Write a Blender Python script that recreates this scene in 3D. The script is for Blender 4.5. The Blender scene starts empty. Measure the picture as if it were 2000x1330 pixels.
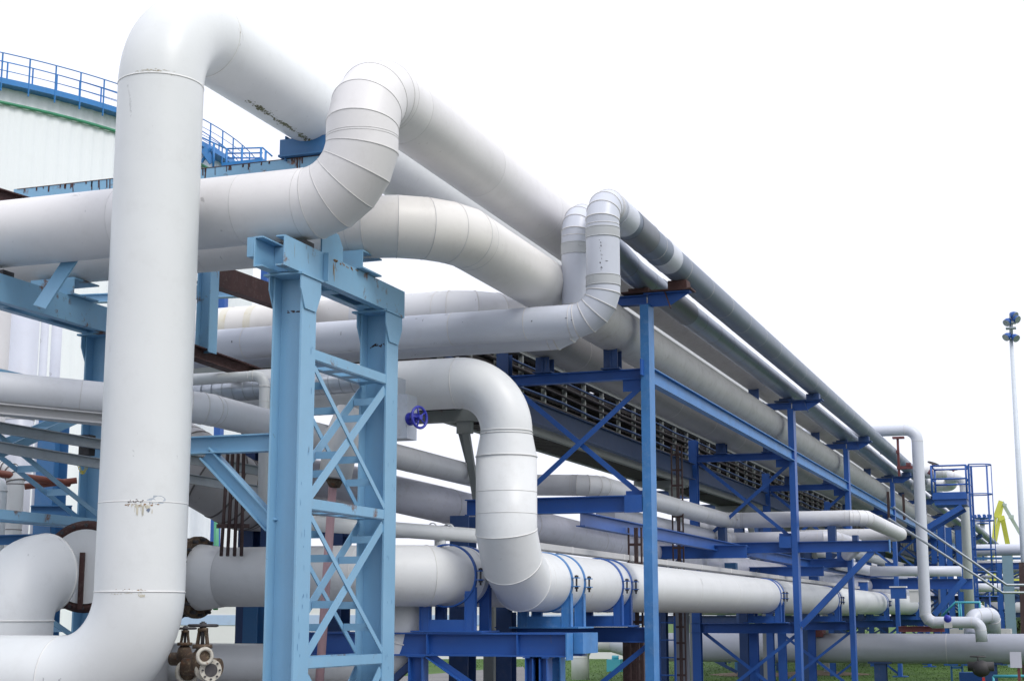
import bpy, math, random
from mathutils import Vector, Matrix
random.seed(7)
scene = bpy.context.scene
COL = scene.collection
V = Vector

# ------------------------------------------------------------------ camera
EYE = V((0, 0, 1.7)); FPX = 3000.0
PIT = math.atan(538/3000); YAW = math.radians(19.93)
fw = V((-math.sin(YAW)*math.cos(PIT), math.cos(YAW)*math.cos(PIT), math.sin(PIT)))
rt = V((math.cos(YAW), math.sin(YAW), 0)); upv = rt.cross(fw)
cd = bpy.data.cameras.new('camera'); cam = bpy.data.objects.new('camera', cd); COL.objects.link(cam)
cam.matrix_world = Matrix.Translation(EYE) @ Matrix((rt, upv, -fw)).transposed().to_4x4()
cd.sensor_width = 36; cd.lens = 54; cd.clip_end = 5000; cd.clip_start = .1
scene.camera = cam

def at(x, y, X=None, Y=None, Z=None, d=None):
    """survey helper: measured position of a point on a known plane"""
    r = fw + rt*((x-1000)/FPX) - upv*((y-665)/FPX)
    if d is not None: t = d
    elif X is not None: t = X/r.x
    elif Y is not None: t = Y/r.y
    else: t = (Z-EYE.z)/r.z
    return EYE + r*t

# ------------------------------------------------------------------ materials
def nd(nt, t, **k):
    n = nt.nodes.new(t)
    for a, b in k.items():
        if a in n.inputs: n.inputs[a].default_value = b
        else: setattr(n, a, b)
    return n
def paint(name, col, rough=.42, metal=0., var=.10, vscale=1.2, dirt=(.30, .27, .24), dirt_amt=.12, speck=.35,
          rust=0., rscale=3., bump=.02, coat=0.):
    m = bpy.data.materials.new(name); m.use_nodes = True
    nt = m.node_tree; b = nt.nodes['Principled BSDF']; L = nt.links.new
    tc = nd(nt, 'ShaderNodeTexCoord')
    n1 = nd(nt, 'ShaderNodeTexNoise', Scale=vscale, Detail=6., Roughness=.6)
    L(tc.outputs['Object'], n1.inputs['Vector'])
    c = V(col)
    r1 = nd(nt, 'ShaderNodeValToRGB')
    r1.color_ramp.elements[0].position = .3; r1.color_ramp.elements[1].position = .7
    r1.color_ramp.elements[0].color = (*(c*(1-var)), 1); r1.color_ramp.elements[1].color = (*(c*(1+var*.6)), 1)
    L(n1.outputs['Fac'], r1.inputs['Fac'])
    cur = r1.outputs['Color']
    # broad grime
    n2 = nd(nt, 'ShaderNodeTexNoise', Scale=vscale*4.3, Detail=8., Roughness=.72)
    L(tc.outputs['Object'], n2.inputs['Vector'])
    mr = nd(nt, 'ShaderNodeMapRange'); mr.inputs['From Min'].default_value = .52; mr.inputs['From Max'].default_value = .80
    mr.inputs['To Max'].default_value = dirt_amt*2
    L(n2.outputs['Fac'], mr.inputs['Value'])
    mx = nd(nt, 'ShaderNodeMixRGB'); mx.inputs['Color2'].default_value = (*dirt, 1)
    L(mr.outputs['Result'], mx.inputs['Fac']); L(cur, mx.inputs['Color1']); cur = mx.outputs['Color']
    # scuffs: small sharp dark flecks
    if speck > 0:
        mp = nd(nt, 'ShaderNodeMapping'); mp.inputs['Scale'].default_value = (1.6, 1.6, .8)
        L(tc.outputs['Object'], mp.inputs['Vector'])
        n3 = nd(nt, 'ShaderNodeTexNoise', Scale=3.8, Detail=9., Roughness=.64, Distortion=.9)
        L(mp.outputs['Vector'], n3.inputs['Vector'])
        m3 = nd(nt, 'ShaderNodeMapRange'); m3.inputs['From Min'].default_value = .672; m3.inputs['From Max'].default_value = .70
        m3.inputs['To Max'].default_value = speck
        L(n3.outputs['Fac'], m3.inputs['Value'])
        mx2 = nd(nt, 'ShaderNodeMixRGB'); mx2.inputs['Color2'].default_value = (.10, .09, .10, 1)
        L(m3.outputs['Result'], mx2.inputs['Fac']); L(cur, mx2.inputs['Color1']); cur = mx2.outputs['Color']
    if rust > 0:
        n4 = nd(nt, 'ShaderNodeTexNoise', Scale=rscale, Detail=9., Roughness=.7)
        L(tc.outputs['Object'], n4.inputs['Vector'])
        m4 = nd(nt, 'ShaderNodeMapRange'); m4.inputs['From Min'].default_value = .74-.28*rust; m4.inputs['From Max'].default_value = .80-.26*rust
        m4.inputs['To Max'].default_value = .92
        L(n4.outputs['Fac'], m4.inputs['Value'])
        rr = nd(nt, 'ShaderNodeValToRGB')
        rr.color_ramp.elements[0].color = (.045, .016, .010, 1); rr.color_ramp.elements[1].color = (.26, .10, .03, 1)
        L(n2.outputs['Fac'], rr.inputs['Fac'])
        mx3 = nd(nt, 'ShaderNodeMixRGB')
        L(m4.outputs['Result'], mx3.inputs['Fac']); L(cur, mx3.inputs['Color1']); L(rr.outputs['Color'], mx3.inputs['Color2']); cur = mx3.outputs['Color']
    L(cur, b.inputs['Base Color'])
    b.inputs['Metallic'].default_value = metal
    rm = nd(nt, 'ShaderNodeMapRange'); rm.inputs['To Min'].default_value = rough-.08; rm.inputs['To Max'].default_value = rough+.12
    L(n2.outputs['Fac'], rm.inputs['Value']); L(rm.outputs['Result'], b.inputs['Roughness'])
    if coat: b.inputs['Coat Weight'].default_value = coat
    if bump:
        bp = nd(nt, 'ShaderNodeBump', Strength=.25, Distance=bump)
        L(n1.outputs['Fac'], bp.inputs['Height']); L(bp.outputs['Normal'], b.inputs['Normal'])
    return m

WHITE = paint('white_enamel', (.70, .72, .725), rough=.36, var=.035, dirt_amt=.05, speck=.28)
WHITE_B = paint('white_enamel_aged', (.72, .735, .745), rough=.4, var=.05, dirt_amt=.08, speck=.3)
CLAD = paint('clad_sheet_warm_white', (.72, .705, .71), rough=.42, var=.04, dirt_amt=.07, speck=.35)
CLAD_C = paint('clad_sheet_cream', (.735, .715, .69), rough=.42, var=.05, dirt_amt=.09, speck=.3)
YELLOWED = paint('clad_sheet_yellowed', (.70, .67, .58), rough=.45, var=.06, dirt=(.52, .40, .10), dirt_amt=.30, speck=.2)
LILAC = paint('clad_sheet_lilac_grey', (.56, .575, .65), rough=.38, var=.05, dirt_amt=.10, speck=.6)
LILAC_R = paint('clad_sheet_light_grey', (.56, .59, .67), rough=.36, var=.04, dirt_amt=.08, speck=.5)
PALE = paint('clad_sheet_pale', (.66, .67, .70), rough=.4, var=.05, dirt_amt=.12, speck=.6)
DUSTY = paint('clad_far_run', (.47, .46, .455), rough=.5, var=.09, vscale=1.6, dirt=(.2, .17, .14), dirt_amt=.28, speck=.4)  # greyer tone for the far runs of the two upper clad pipes
UNDER = paint('grey_far_run', (.31, .31, .315), rough=.5, var=.09, dirt_amt=.2)  # dark grey tone for the far run of the pale pipe
CROSS = paint('cross_pipe_blue_grey', (.37, .39, .46), rough=.42, var=.06, dirt_amt=.12)
GREYB = paint('grey_band', (.44, .46, .48), rough=.45, var=.05, dirt_amt=.1)
GREYPIPE = paint('grey_clad', (.15, .185, .255), rough=.4, var=.08, dirt_amt=.12)
GREYPIPE_D = paint('dark_grey_clad', (.15, .165, .20), rough=.42, var=.1, dirt_amt=.12)
MIDGREY = paint('dusty_grey_clad', (.50, .50, .51), rough=.48, var=.06, dirt_amt=.14)
STREAK = paint('streaked_lilac_clad', (.68, .69, .79), rough=.36, var=.12, vscale=2.4, dirt_amt=.2)
GALV = paint('galvanised_sheet', (.50, .54, .60), rough=.34, metal=.6, var=.12, vscale=3, dirt_amt=.15)
GALV_M = paint('galvanised_profile', (.36, .40, .44), rough=.4, metal=.5, var=.15, vscale=4, dirt_amt=.15)
SEAM = paint('seam_lip', (.63, .62, .62), rough=.5, var=.15, vscale=5, dirt_amt=.2)
SEAM_W = paint('weld_bead_white', (.74, .74, .73), rough=.45, var=.08, vscale=4, dirt_amt=.1, rust=.35, rscale=2.6)
SEAM_D = paint('seam_dark', (.16, .15, .15), rough=.6)
LBLUE = paint('light_blue_steel', (.215, .42, .61), rough=.40, var=.06, dirt_amt=.07, speck=.5, rust=.10, rscale=2.3, coat=.1)
LBLUE_R = paint('light_blue_steel_rusty', (.215, .42, .61), rough=.45, var=.07, dirt_amt=.1, speck=.5, rust=.55, rscale=3.2)
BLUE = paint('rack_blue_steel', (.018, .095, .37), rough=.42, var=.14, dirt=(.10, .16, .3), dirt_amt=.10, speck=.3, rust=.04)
BLUE_L = paint('rack_blue_light', (.05, .205, .50), rough=.48, var=.2, vscale=2.6, dirt=(.25, .38, .55), dirt_amt=.25, speck=.3)  # lighter rack blue for the nearest column, front beams and end plates
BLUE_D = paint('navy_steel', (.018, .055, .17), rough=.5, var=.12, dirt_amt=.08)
MBLUE = paint('mid_blue_steel', (.045, .16, .36), rough=.45, var=.1, dirt_amt=.08, speck=.4)
WHEELB = paint('handwheel_blue', (.03, .04, .38), rough=.35, var=.1)
RUST = paint('rust_primer_brown', (.062, .025, .022), rough=.75, var=.3, vscale=5, dirt_amt=.15)
RUSTV = paint('rusty_valve_iron', (.085, .055, .036), rough=.75, var=.45, vscale=9, dirt=(.4, .33, .2), dirt_amt=.4, rust=.6, rscale=14)
DARK = paint('dark_iron', (.035, .033, .038), rough=.6, var=.2)
BROWNP = paint('dark_brown_paint', (.05, .026, .026), rough=.6, var=.2)
FLANGE = paint('dirty_cream_iron', (.50, .48, .42), rough=.6, var=.15, vscale=8, dirt=(.16, .09, .04), dirt_amt=.5, rust=.45, rscale=10)
ORANGE = paint('orange_pipe_paint', (.20, .06, .04), rough=.5, var=.15)
PINK = paint('faded_red_pipe', (.48, .30, .32), rough=.55, var=.15)
REDP = paint('dull_red_steel', (.16, .045, .05), rough=.6, var=.15)
TANK = paint('tank_white_sheet', (.81, .84, .87), rough=.45, var=.03, vscale=.2, dirt_amt=.03, speck=0)
GREEN = paint('green_enamel', (.06, .30, .17), rough=.4, var=.1)
SKYBLUE = paint('sky_blue_enamel', (.03, .20, .52), rough=.4, var=.1)
TEAL = paint('pale_turquoise_enamel', (.06, .38, .48), rough=.4, var=.1)
TRAYW = paint('tray_post_grey_green', (.25, .275, .27), rough=.55, var=.12, dirt_amt=.2, rust=.3, rscale=2.0)
CABLE = paint('black_cable', (.022, .016, .018), rough=.6, var=.3)
WALLW = paint('warehouse_white', (.74, .74, .75), rough=.6, var=.04, vscale=.3, dirt_amt=.05, speck=0)
WALLB = paint('warehouse_blue_stripe', (.40, .52, .72), rough=.6, var=.04, speck=0)
YCRANE = paint('crane_yellow', (.62, .62, .10), rough=.5, var=.08, speck=0)
CRGREY = paint('crane_grey_green', (.42, .50, .46), rough=.5, var=.08, speck=0)
MASTG = paint('mast_pale_grey', (.58, .63, .70), rough=.45, var=.06)
GBCOL = paint('grey_blue_column', (.20, .31, .40), rough=.5, var=.1)
RED = paint('red_enamel', (.5, .03, .03), rough=.5)
CONC = paint('pale_concrete', (.52, .52, .52), rough=.85, var=.1, vscale=2, dirt_amt=.2)
SOIL = paint('bare_soil', (.16, .12, .085), rough=.95, var=.3, vscale=3)
YEL = paint('yellow_label', (.7, .6, .08), rough=.5)
BARK = paint('bark', (.09, .07, .05), rough=.9, var=.3, vscale=6)

def ground_mat(name, c1, c2, sc):
    m = bpy.data.materials.new(name); m.use_nodes = True
    nt = m.node_tree; b = nt.nodes['Principled BSDF']; L = nt.links.new
    tc = nd(nt, 'ShaderNodeTexCoord')
    a = nd(nt, 'ShaderNodeTexNoise', Scale=sc, Detail=10., Roughness=.7); L(tc.outputs['Object'], a.inputs['Vector'])
    c = nd(nt, 'ShaderNodeTexNoise', Scale=sc*.07, Detail=4.); L(tc.outputs['Object'], c.inputs['Vector'])
    r = nd(nt, 'ShaderNodeValToRGB'); r.color_ramp.elements[0].position = .32; r.color_ramp.elements[1].position = .7
    r.color_ramp.elements[0].color = (*c1, 1); r.color_ramp.elements[1].color = (*c2, 1)
    mm = nd(nt, 'ShaderNodeMixRGB', blend_type='MIX', Fac=.5); L(a.outputs['Fac'], mm.inputs['Color1']); L(c.outputs['Fac'], mm.inputs['Color2'])
    L(mm.outputs['Color'], r.inputs['Fac']); L(r.outputs['Color'], b.inputs['Base Color'])
    b.inputs['Roughness'].default_value = .9
    bp = nd(nt, 'ShaderNodeBump', Strength=.6, Distance=.05); L(a.outputs['Fac'], bp.inputs['Height']); L(bp.outputs['Normal'], b.inputs['Normal'])
    return m
GRASS = ground_mat('mown_grass', (.028, .078, .006), (.07, .145, .014), 6)
GRAV = ground_mat('dark_gravel', (.035, .034, .032), (.085, .082, .078), 30)
ASPH = ground_mat('worn_asphalt', (.14, .14, .145), (.21, .205, .205), 9)
QTWO = paint('blue_grey_sheet', (.19, .235, .32), rough=.3, metal=.25, var=.12, vscale=3, dirt_amt=.15)
LEAFM = ground_mat('dark_leaf', (.02, .045, .015), (.06, .10, .03), 5)

# ------------------------------------------------------------------ mesh builder
class MB:
    def __init__(s): s.v = []; s.f = []; s.m = []; s.sm = []
    def face(s, idx, mi=0, smooth=False): s.f.append(tuple(idx)); s.m.append(mi); s.sm.append(smooth)
    def prism(s, prof, p0, p1, up=(0, 0, 1), mi=0):
        """extrude a 2-D profile (side, up) from p0 to p1"""
        p0 = V(p0); p1 = V(p1); d = (p1-p0).normalized(); up = V(up)
        if abs(d.dot(up.normalized())) > .98: up = V((1, 0, 0)) if abs(d.x) < .9 else V((0, 1, 0))
        side = d.cross(up).normalized(); u = side.cross(d).normalized()
        n = len(prof); b = len(s.v)
        for p in (p0, p1):
            for a, c in prof: s.v.append(p+side*a+u*c)
        for i in range(n):
            j = (i+1) % n; s.face((b+i, b+j, b+n+j, b+n+i), mi)
        s.face([b+i for i in range(n-1, -1, -1)], mi); s.face([b+n+i for i in range(n)], mi)
        return s
    def bar(s, p0, p1, w, h, up=(0, 0, 1), mi=0):
        return s.prism([(-w/2, -h/2), (w/2, -h/2), (w/2, h/2), (-w/2, h/2)], p0, p1, up, mi)
    def box(s, lo, hi, mi=0):
        lo = V(lo); hi = V(hi)
        return s.bar(((lo.x+hi.x)/2, lo.y, (lo.z+hi.z)/2), ((lo.x+hi.x)/2, hi.y, (lo.z+hi.z)/2), abs(hi.x-lo.x), abs(hi.z-lo.z), (0, 0, 1), mi)
    def ibeam(s, p0, p1, h, b, tf=.012, tw=.009, up=(0, 0, 1), mi=0):
        h /= 2; b /= 2; w = tw/2
        return s.prism([(-b, -h), (b, -h), (b, -h+tf), (w, -h+tf), (w, h-tf), (b, h-tf), (b, h), (-b, h), (-b, h-tf), (-w, h-tf), (-w, -h+tf), (-b, -h+tf)], p0, p1, up, mi)
    def chan(s, p0, p1, h, b, t=.01, up=(0, 0, 1), flip=1, mi=0):
        """channel: web at side 0, flanges towards flip*side"""
        h /= 2; f = flip
        pr = [(0, -h), (f*b, -h), (f*b, -h+t), (f*t, -h+t), (f*t, h-t), (f*b, h-t), (f*b, h), (0, h)]
        if f < 0: pr = pr[::-1]
        return s.prism(pr, p0, p1, up, mi)
    def angle(s, p0, p1, a, t=.008, up=(0, 0, 1), flip=1, mi=0):
        f = flip
        pr = [(0, 0), (f*a, 0), (f*a, t), (f*t, t), (f*t, a), (0, a)]
        if f < 0: pr = pr[::-1]
        return s.prism(pr, p0, p1, up, mi)
    def tube(s, pts, r, n=14, caps=True, mi=0, smooth=True, split=(), close=False):
        """sweep a circle along pts, rings in the bisector planes; r may be a list"""
        pts = [V(p) for p in pts]; N = len(pts)
        rs = r if isinstance(r, (list, tuple)) else [r]*N
        t = [(pts[i+1]-pts[i]).normalized() for i in range(N-1)]
        a = V((0, 0, 1)) if abs(t[0].z) < .9 else V((0, 1, 0))
        u = (a-t[0]*a.dot(t[0])).normalized()
        prev = None
        def ring(c, u, w, tn, tt, rr):
            b = len(s.v)
            for k in range(n):
                q = 2*math.pi*k/n
                o = u*(math.cos(q)*rr)+w*(math.sin(q)*rr)
                # slide the ring point along tt onto the bisector plane (normal tn)
                o = o - tt*(o.dot(tn)/tt.dot(tn))
                s.v.append(c+o)
            return b
        for i in range(N):
            if i == 0: tin = tout = t[0]
            elif i == N-1: tin = tout = t[-1]
            else: tin, tout = t[i-1], t[i]
            bn = (tin+tout).normalized()
            w = tin.cross(u)
            b = ring(pts[i], u, w, bn, tin, rs[i])
            if prev is not None:
                for k in range(n):
                    j = (k+1) % n; s.face((prev+k, prev+j, b+j, b+k), mi, smooth)
            elif caps: s.face([b+k for k in range(n-1, -1, -1)], mi)
            if i == N-1:
                if caps: s.face([b+k for k in range(n)], mi)
                break
            # transport frame
            ax = tin.cross(tout)
            if ax.length > 1e-6:
                q = tin.rotation_difference(tout); u2 = (q @ u).normalized()
            else: u2 = u
            if i in split:
                w2 = tout.cross(u2); prev = ring(pts[i], u2, w2, bn, tout, rs[i])
            else: prev = b
            u = u2
        return s
    def lip(s, c, nrm, axis, r, w=.012, e=.008, n=40, mi=0):
        """raised ring round a pipe: plane normal nrm, pipe axis axis"""
        c = V(c); nrm = V(nrm).normalized(); axis = V(axis).normalized()
        a = V((0, 0, 1)) if abs(axis.z) < .9 else V((0, 1, 0))
        u = (a-axis*a.dot(axis)).normalized(); w_ = axis.cross(u)
        b = len(s.v); prof = [(-w/2, -.004), (-w/2, e), (w/2, e), (w/2, -.004)]
        for k in range(n):
            q = 2*math.pi*k/n; dr = u*math.cos(q)+w_*math.sin(q)
            base = dr-axis*(dr.dot(nrm)/axis.dot(nrm))
            for (a_, h) in prof: s.v.append(c+base*(r+h)+nrm*a_)
        for k in range(n):
            j = (k+1) % n
            for p in range(3): s.face((b+k*4+p, b+k*4+p+1, b+j*4+p+1, b+j*4+p), mi, True)
        return s
    def disc(s, c, axis, r, t, n=32, mi=0):
        c = V(c); axis = V(axis).normalized()
        return s.tube([c-axis*t/2, c+axis*t/2], r, n, True, mi, True)
    def torus(s, c, axis, R, r, n=28, m=8, mi=0, arc=2*math.pi, start=0):
        axis = V(axis).normalized(); a = V((0, 0, 1)) if abs(axis.z) < .9 else V((1, 0, 0))
        u = (a-axis*a.dot(axis)).normalized(); w = axis.cross(u)
        full = arc > 6.28; b = len(s.v); K = n if full else n+1
        for k in range(K):
            q = start+arc*k/n; dr = u*math.cos(q)+w*math.sin(q)
            for j in range(m):
                p = 2*math.pi*j/m
                s.v.append(V(c)+dr*(R+r*math.cos(p))+axis*(r*math.sin(p)))
        for k in range(n):
            k2 = (k+1) % K
            for j in range(m):
                j2 = (j+1) % m; s.face((b+k*m+j, b+k2*m+j, b+k2*m+j2, b+k*m+j2), mi, True)
        return s
    def ball(s, c, r, n=16, m=10, mi=0, sc=(1, 1, 1)):
        b = len(s.v); c = V(c)
        for i in range(m+1):
            th = math.pi*i/m
            for k in range(n):
                q = 2*math.pi*k/n
                s.v.append(c+V((r*sc[0]*math.sin(th)*math.cos(q), r*sc[1]*math.sin(th)*math.sin(q), r*sc[2]*math.cos(th))))
        for i in range(m):
            for k in range(n):
                j = (k+1) % n; s.face((b+i*n+k, b+(i+1)*n+k, b+(i+1)*n+j, b+i*n+j), mi, True)
        return s

def wloc(o):
    l = V((0, 0, 0))
    while o: l = l+o.location; o = o.parent
    return l
def build(name, mb, mats, parent=None, label=None, cat=None, group=None, kind=None):
    if not isinstance(mats, (list, tuple)): mats = [mats]
    xs = [p.x for p in mb.v]; ys = [p.y for p in mb.v]; zs = [p.z for p in mb.v]
    org = wloc(parent) if parent else V(((min(xs)+max(xs))/2, (min(ys)+max(ys))/2, min(zs)))
    me = bpy.data.meshes.new(name)
    me.from_pydata([tuple(p-org) for p in mb.v], [], mb.f)
    for m in mats: me.materials.append(m)
    me.polygons.foreach_set('material_index', mb.m); me.polygons.foreach_set('use_smooth', mb.sm)
    me.validate(); me.update()
    o = bpy.data.objects.new(name, me); COL.objects.link(o)
    if parent: o.parent = parent
    else: o.location = org
    tag(o, label, cat, group, kind)
    return o
def tag(o, label=None, cat=None, group=None, kind=None):
    if label: o['label'] = label
    if cat: o['category'] = cat
    if group: o['group'] = group
    if kind: o['kind'] = kind
def thing(name, label, cat, loc, group=None):
    o = bpy.data.objects.new(name, None); COL.objects.link(o); o.location = V(loc); o.empty_display_size = .2
    tag(o, label, cat, group); return o
def copy_tree(o, parent=None, delta=(0, 0, 0)):
    c = o.copy(); COL.objects.link(c); c.parent = parent
    if parent is None: c.location = o.location+V(delta)
    for ch in list(o.children): copy_tree(ch, c)
    return c

# ------------------------------------------------------------------ pipes
def route(pts, R, seg):
    """fillet a polyline. returns points, indices of elbow points (per elbow)"""
    pts = [V(p) for p in pts]; out = [pts[0]]; elb = []
    for i in range(1, len(pts)-1):
        Ri = R[i-1] if isinstance(R, (list, tuple)) else R
        si = seg[i-1] if isinstance(seg, (list, tuple)) else seg
        a = (pts[i-1]-pts[i]).normalized(); b = (pts[i+1]-pts[i]).normalized()
        ang = math.pi-a.angle(b); tl = Ri*math.tan(ang/2)
        s0 = pts[i]+a*tl; ax = (-a).cross(b).normalized()
        cen = s0+ax.cross(-a).normalized()*Ri
        ids = []
        if si > 0:      # smooth elbow
            for k in range(si+1):
                q = Matrix.Rotation(ang*k/si, 3, ax)
                ids.append(len(out)); out.append(cen+q @ (s0-cen))
        else:           # mitred elbow with -si joints: chords tangent to the arc
            n = -si; st = ang/n; rr = Ri/math.cos(st/2)
            for k in range(n):
                q = Matrix.Rotation(st*(k+.5), 3, ax)
                ids.append(len(out)); out.append(cen+q @ ((s0-cen)*(rr/Ri)))
        elb.append((ids, si))
    out.append(pts[-1]); return out, elb
def pipe(name, label, pts, r, R, seg, mats, seams=(), lips=(.014, .007), n=44, ends=True, parent=None, group=None, cat='pipe', elips=True, root=False):
    """seams: positions (distance from start) along route for welded rings"""
    path, elb = route(pts, R, seg)
    mb = MB(); split = set(); mats = list(mats)
    if mats[0].name.startswith('clad') or mats[0].name.startswith('grey') or mats[0].name.startswith('blue_grey'):
        mats = mats+tinted(mats[0])
        cum0 = [0]
        for i in range(1, len(path)): cum0.append(cum0[-1]+(path[i]-path[i-1]).length)
        np_ = [path[0]]; idx = {0: 0}; cuts = []
        for i in range(1, len(path)):
            for sd in sorted(seams):
                if cum0[i-1]+.02 < sd < cum0[i]-.02:
                    np_.append(path[i-1]+(path[i]-path[i-1])*((sd-cum0[i-1])/(cum0[i]-cum0[i-1]))); cuts.append(len(np_)-1)
            np_.append(path[i]); idx[i] = len(np_)-1
        path = np_; elb = [([idx[i] for i in ids], si) for ids, si in elb]
        for ids, si in elb:
            if si < 0: cuts += ids
        cuts = set(cuts)
    else: cuts = None
    for ids, si in elb:
        if si < 0: split.update(ids)
    mb.tube(path, r, n, ends, 0, True, split)
    if cuts is not None:
        rr_ = random.Random(len(path)+int(r*1000)); cur = 0; f0 = 1 if ends else 0
        for i in range(len(path)-1):
            if i in cuts: cur = rr_.choice((0, 0, 2, 2, 3))
            for k in range(n): mb.m[f0+i*n+k] = cur
    def dirs(i):
        a = (path[i]-path[i-1]).normalized() if i > 0 else (path[1]-path[0]).normalized()
        b = (path[i+1]-path[i]).normalized() if i < len(path)-1 else a
        return a, b
    for ids, si in elb:
        if not elips: break
        if si < 0:
            for i in ids:
                a, b = dirs(i); mb.lip(path[i], a+b, a, r, lips[0], lips[1], n, 1)
            for i, sg in ((ids[0], -1), (ids[-1], 1)):
                a, b = dirs(i); t = a if sg < 0 else b
                sl = (path[ids[1]]-path[ids[0]]).length*.5 if len(ids) > 1 else r*.3
                mb.lip(path[i]+t*sg*sl, t, t, r, lips[0]*.7, lips[1]*.6, n, 1)
        else:
            for i, sg in ((ids[0], 0), (ids[-1], 1)):
                a, b = dirs(i); t = a if sg == 0 else b
                mb.lip(path[i], t, t, r, lips[0], lips[1], n, 1)
    # seams along
    cum = [0]
    for i in range(1, len(path)): cum.append(cum[-1]+(path[i]-path[i-1]).length)
    for sd in seams:
        for i in range(1, len(path)):
            if cum[i-1] <= sd <= cum[i]:
                t = (path[i]-path[i-1]).normalized(); mb.lip(path[i-1]+t*(sd-cum[i-1]), t, t, r, lips[0]*.7, lips[1]*.45, n, 1); break
    return build(name, mb, mats, parent, label, None if parent else cat, group), path, cum
TINT = {}
def tinted(m):
    if m.name not in TINT:
        out = []
        for k, f in enumerate((.955, 1.03)):
            c = m.copy(); c.name = m.name+('_panel_dull' if k == 0 else '_panel_fresh')
            for n in c.node_tree.nodes:
                if n.type == 'VALTORGB' and n.color_ramp.elements[0].position > .29 and n.color_ramp.elements[0].position < .31:
                    for e in n.color_ramp.elements: e.color = (*[min(.9, v*f) for v in e.color[:3]], 1)
            out.append(c)
        TINT[m.name] = out
    return TINT[m.name]
def rng(a, b, st): 
    o = []
    while a < b: o.append(a); a += st
    return o
def band(parent, c, axis, r, w, mat, name='band', e=.004, n=40):
    c = V(c); axis = V(axis).normalized(); mb = MB()
    mb.tube([c-axis*w/2, c+axis*w/2], r+e, n, False, 0, True)
    mb.lip(c-axis*w/2, axis, axis, r, .01, e+.002, n, 0); mb.lip(c+axis*w/2, axis, axis, r, .01, e+.002, n, 0)
    return build(name, mb, mat, parent)
def straight(name, label, cat, a, b, r, mat, n=18, seam=None):
    mb = MB(); mb.tube([a, b], r, n)
    a = V(a); b = V(b); d = (b-a).normalized(); L_ = (b-a).length
    if seam:
        k = seam
        while k < L_: mb.lip(a+d*k, d, d, r, .012, .005, n, 1); k += seam
    return build(name, mb, [mat, SEAM], None, label, cat)
# ---- A: the tall white pipe in front
AX, AY = -7.05, 10.7
ar = thing('steel_pipe', 'tall glossy white pipe rising in front of everything and bending away over the top', 'pipe', (AX, AY, .8))
pipe('pipe_body', None, [(-12.5, AY, 1.19), (AX, AY, 1.19), (AX, AY, 6.79), (AX, 100, 6.79)], .357, [.70, .67], [18, 20],
     [WHITE, SEAM_W], seams=[6.55, 24], lips=(.011, .0038), n=64, parent=ar)
STAIN = paint('rust_bleed', (.30, .17, .07), rough=.8, var=.5, vscale=14, speck=0)
BARE = paint('bare_primer_grey', (.42, .47, .53), rough=.6, var=.15, vscale=6, speck=0)
def patch(mb, org, axis, r, ang, along, w, h, m=9, rnd=random):
    """thin irregular flake lying on a pipe: axis 'Z' or 'Y'"""
    b = len(mb.v)
    for j in range(m):
        a = 2*math.pi*j/m; q = rnd.uniform(.55, 1); da = ang+math.cos(a)*w*q/r; dl = along+math.sin(a)*h*q
        if axis == 'Z': mb.v.append(V((org.x+(r+.0015)*math.cos(da), org.y+(r+.0015)*math.sin(da), dl)))
        else: mb.v.append(V((org.x+(r+.0015)*math.cos(da), dl, org.z+(r+.0015)*math.sin(da))))
    mb.face(range(b, b+m))
ao = V((AX, AY, 0)); face_a = math.radians(-57); rs = random.Random(5)
def seam_rust(z, groups, mat, seed):
    rq = random.Random(seed); mb = MB()
    for (off, sd, n, w, h, dz) in groups:
        for k in range(n): patch(mb, ao, 'Z', .3572, face_a+off+rq.gauss(0, sd), z+dz+rq.gauss(0, .006), w*rq.uniform(.4, 1.2), h*rq.uniform(.4, 1.2), 9, rq)
    o = build('rust_stain', mb, mat, ar); o['kind'] = 'stuff'
TAN = paint('tan_stain', (.52, .49, .40), rough=.7, var=.3, vscale=14, speck=0)
seam_rust(6.125, [(-.25, .22, 34, .016, .003, .013), (.35, .1, 8, .006, .003, -.012)], TAN, 3)
seam_rust(6.125, [(-.2, .2, 9, .006, .0025, .012)], STAIN, 4)
seam_rust(2.58, [(-.28, .03, 6, .010, .005, .010), (-.10, .07, 13, .010, .004, .010)], RUST, 5)
seam_rust(2.58, [(-.15, .16, 20, .014, .005, -.018), (.22, .08, 5, .006, .006, -.012)], STAIN, 6)
seam_rust(2.58, [(-.1, .14, 16, .010, .016, -.03), (-.12, .1, 10, .004, .05, -.06)], TAN, 8)
seam_rust(1.885, [(.06, .05, 9, .010, .005, .012), (-.3, .25, 9, .006, .003, .012)], STAIN, 7)
seam_rust(1.885, [(.08, .06, 10, .010, .012, -.028), (-.2, .3, 12, .014, .003, -.012)], TAN, 9)
mb = MB(); patch(mb, ao, 'Z', .3562, face_a+.30, 2.60, .085, .042, 16, rs); build('repainted_patch', mb, BARE, ar)
mb = MB(); patch(mb, ao, 'Z', .3566, face_a+.12, 2.525, .022, .03, 11, rs); build('scraped_patch', mb, GREYPIPE, ar)
mb = MB()
for k in range(26): patch(mb, V((0, 0, 1.19)), 'Y', .357, 0, 0, .001, .001, 5, rs)
mb = MB()
for k in range(30):   # scrapes on the lower horizontal leg
    x = at(95+rs.gauss(0, 22), 1305, Y=AY-.34).x; q = math.radians(200+rs.gauss(0, 14)); b = len(mb.v); w = rs.uniform(.004, .014); h = rs.uniform(.02, .09)
    for dx, dq in ((-w, -h), (w, -h*.6), (w*.6, h), (-w*.8, h*.7)): mb.v.append(V((x+dx, AY+.3585*math.cos(q+dq), 1.19+.3585*math.sin(q+dq))))
    mb.face(range(b, b+4))
o = build('scrape', mb, GREYB, ar); o['kind'] = 'stuff'
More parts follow.
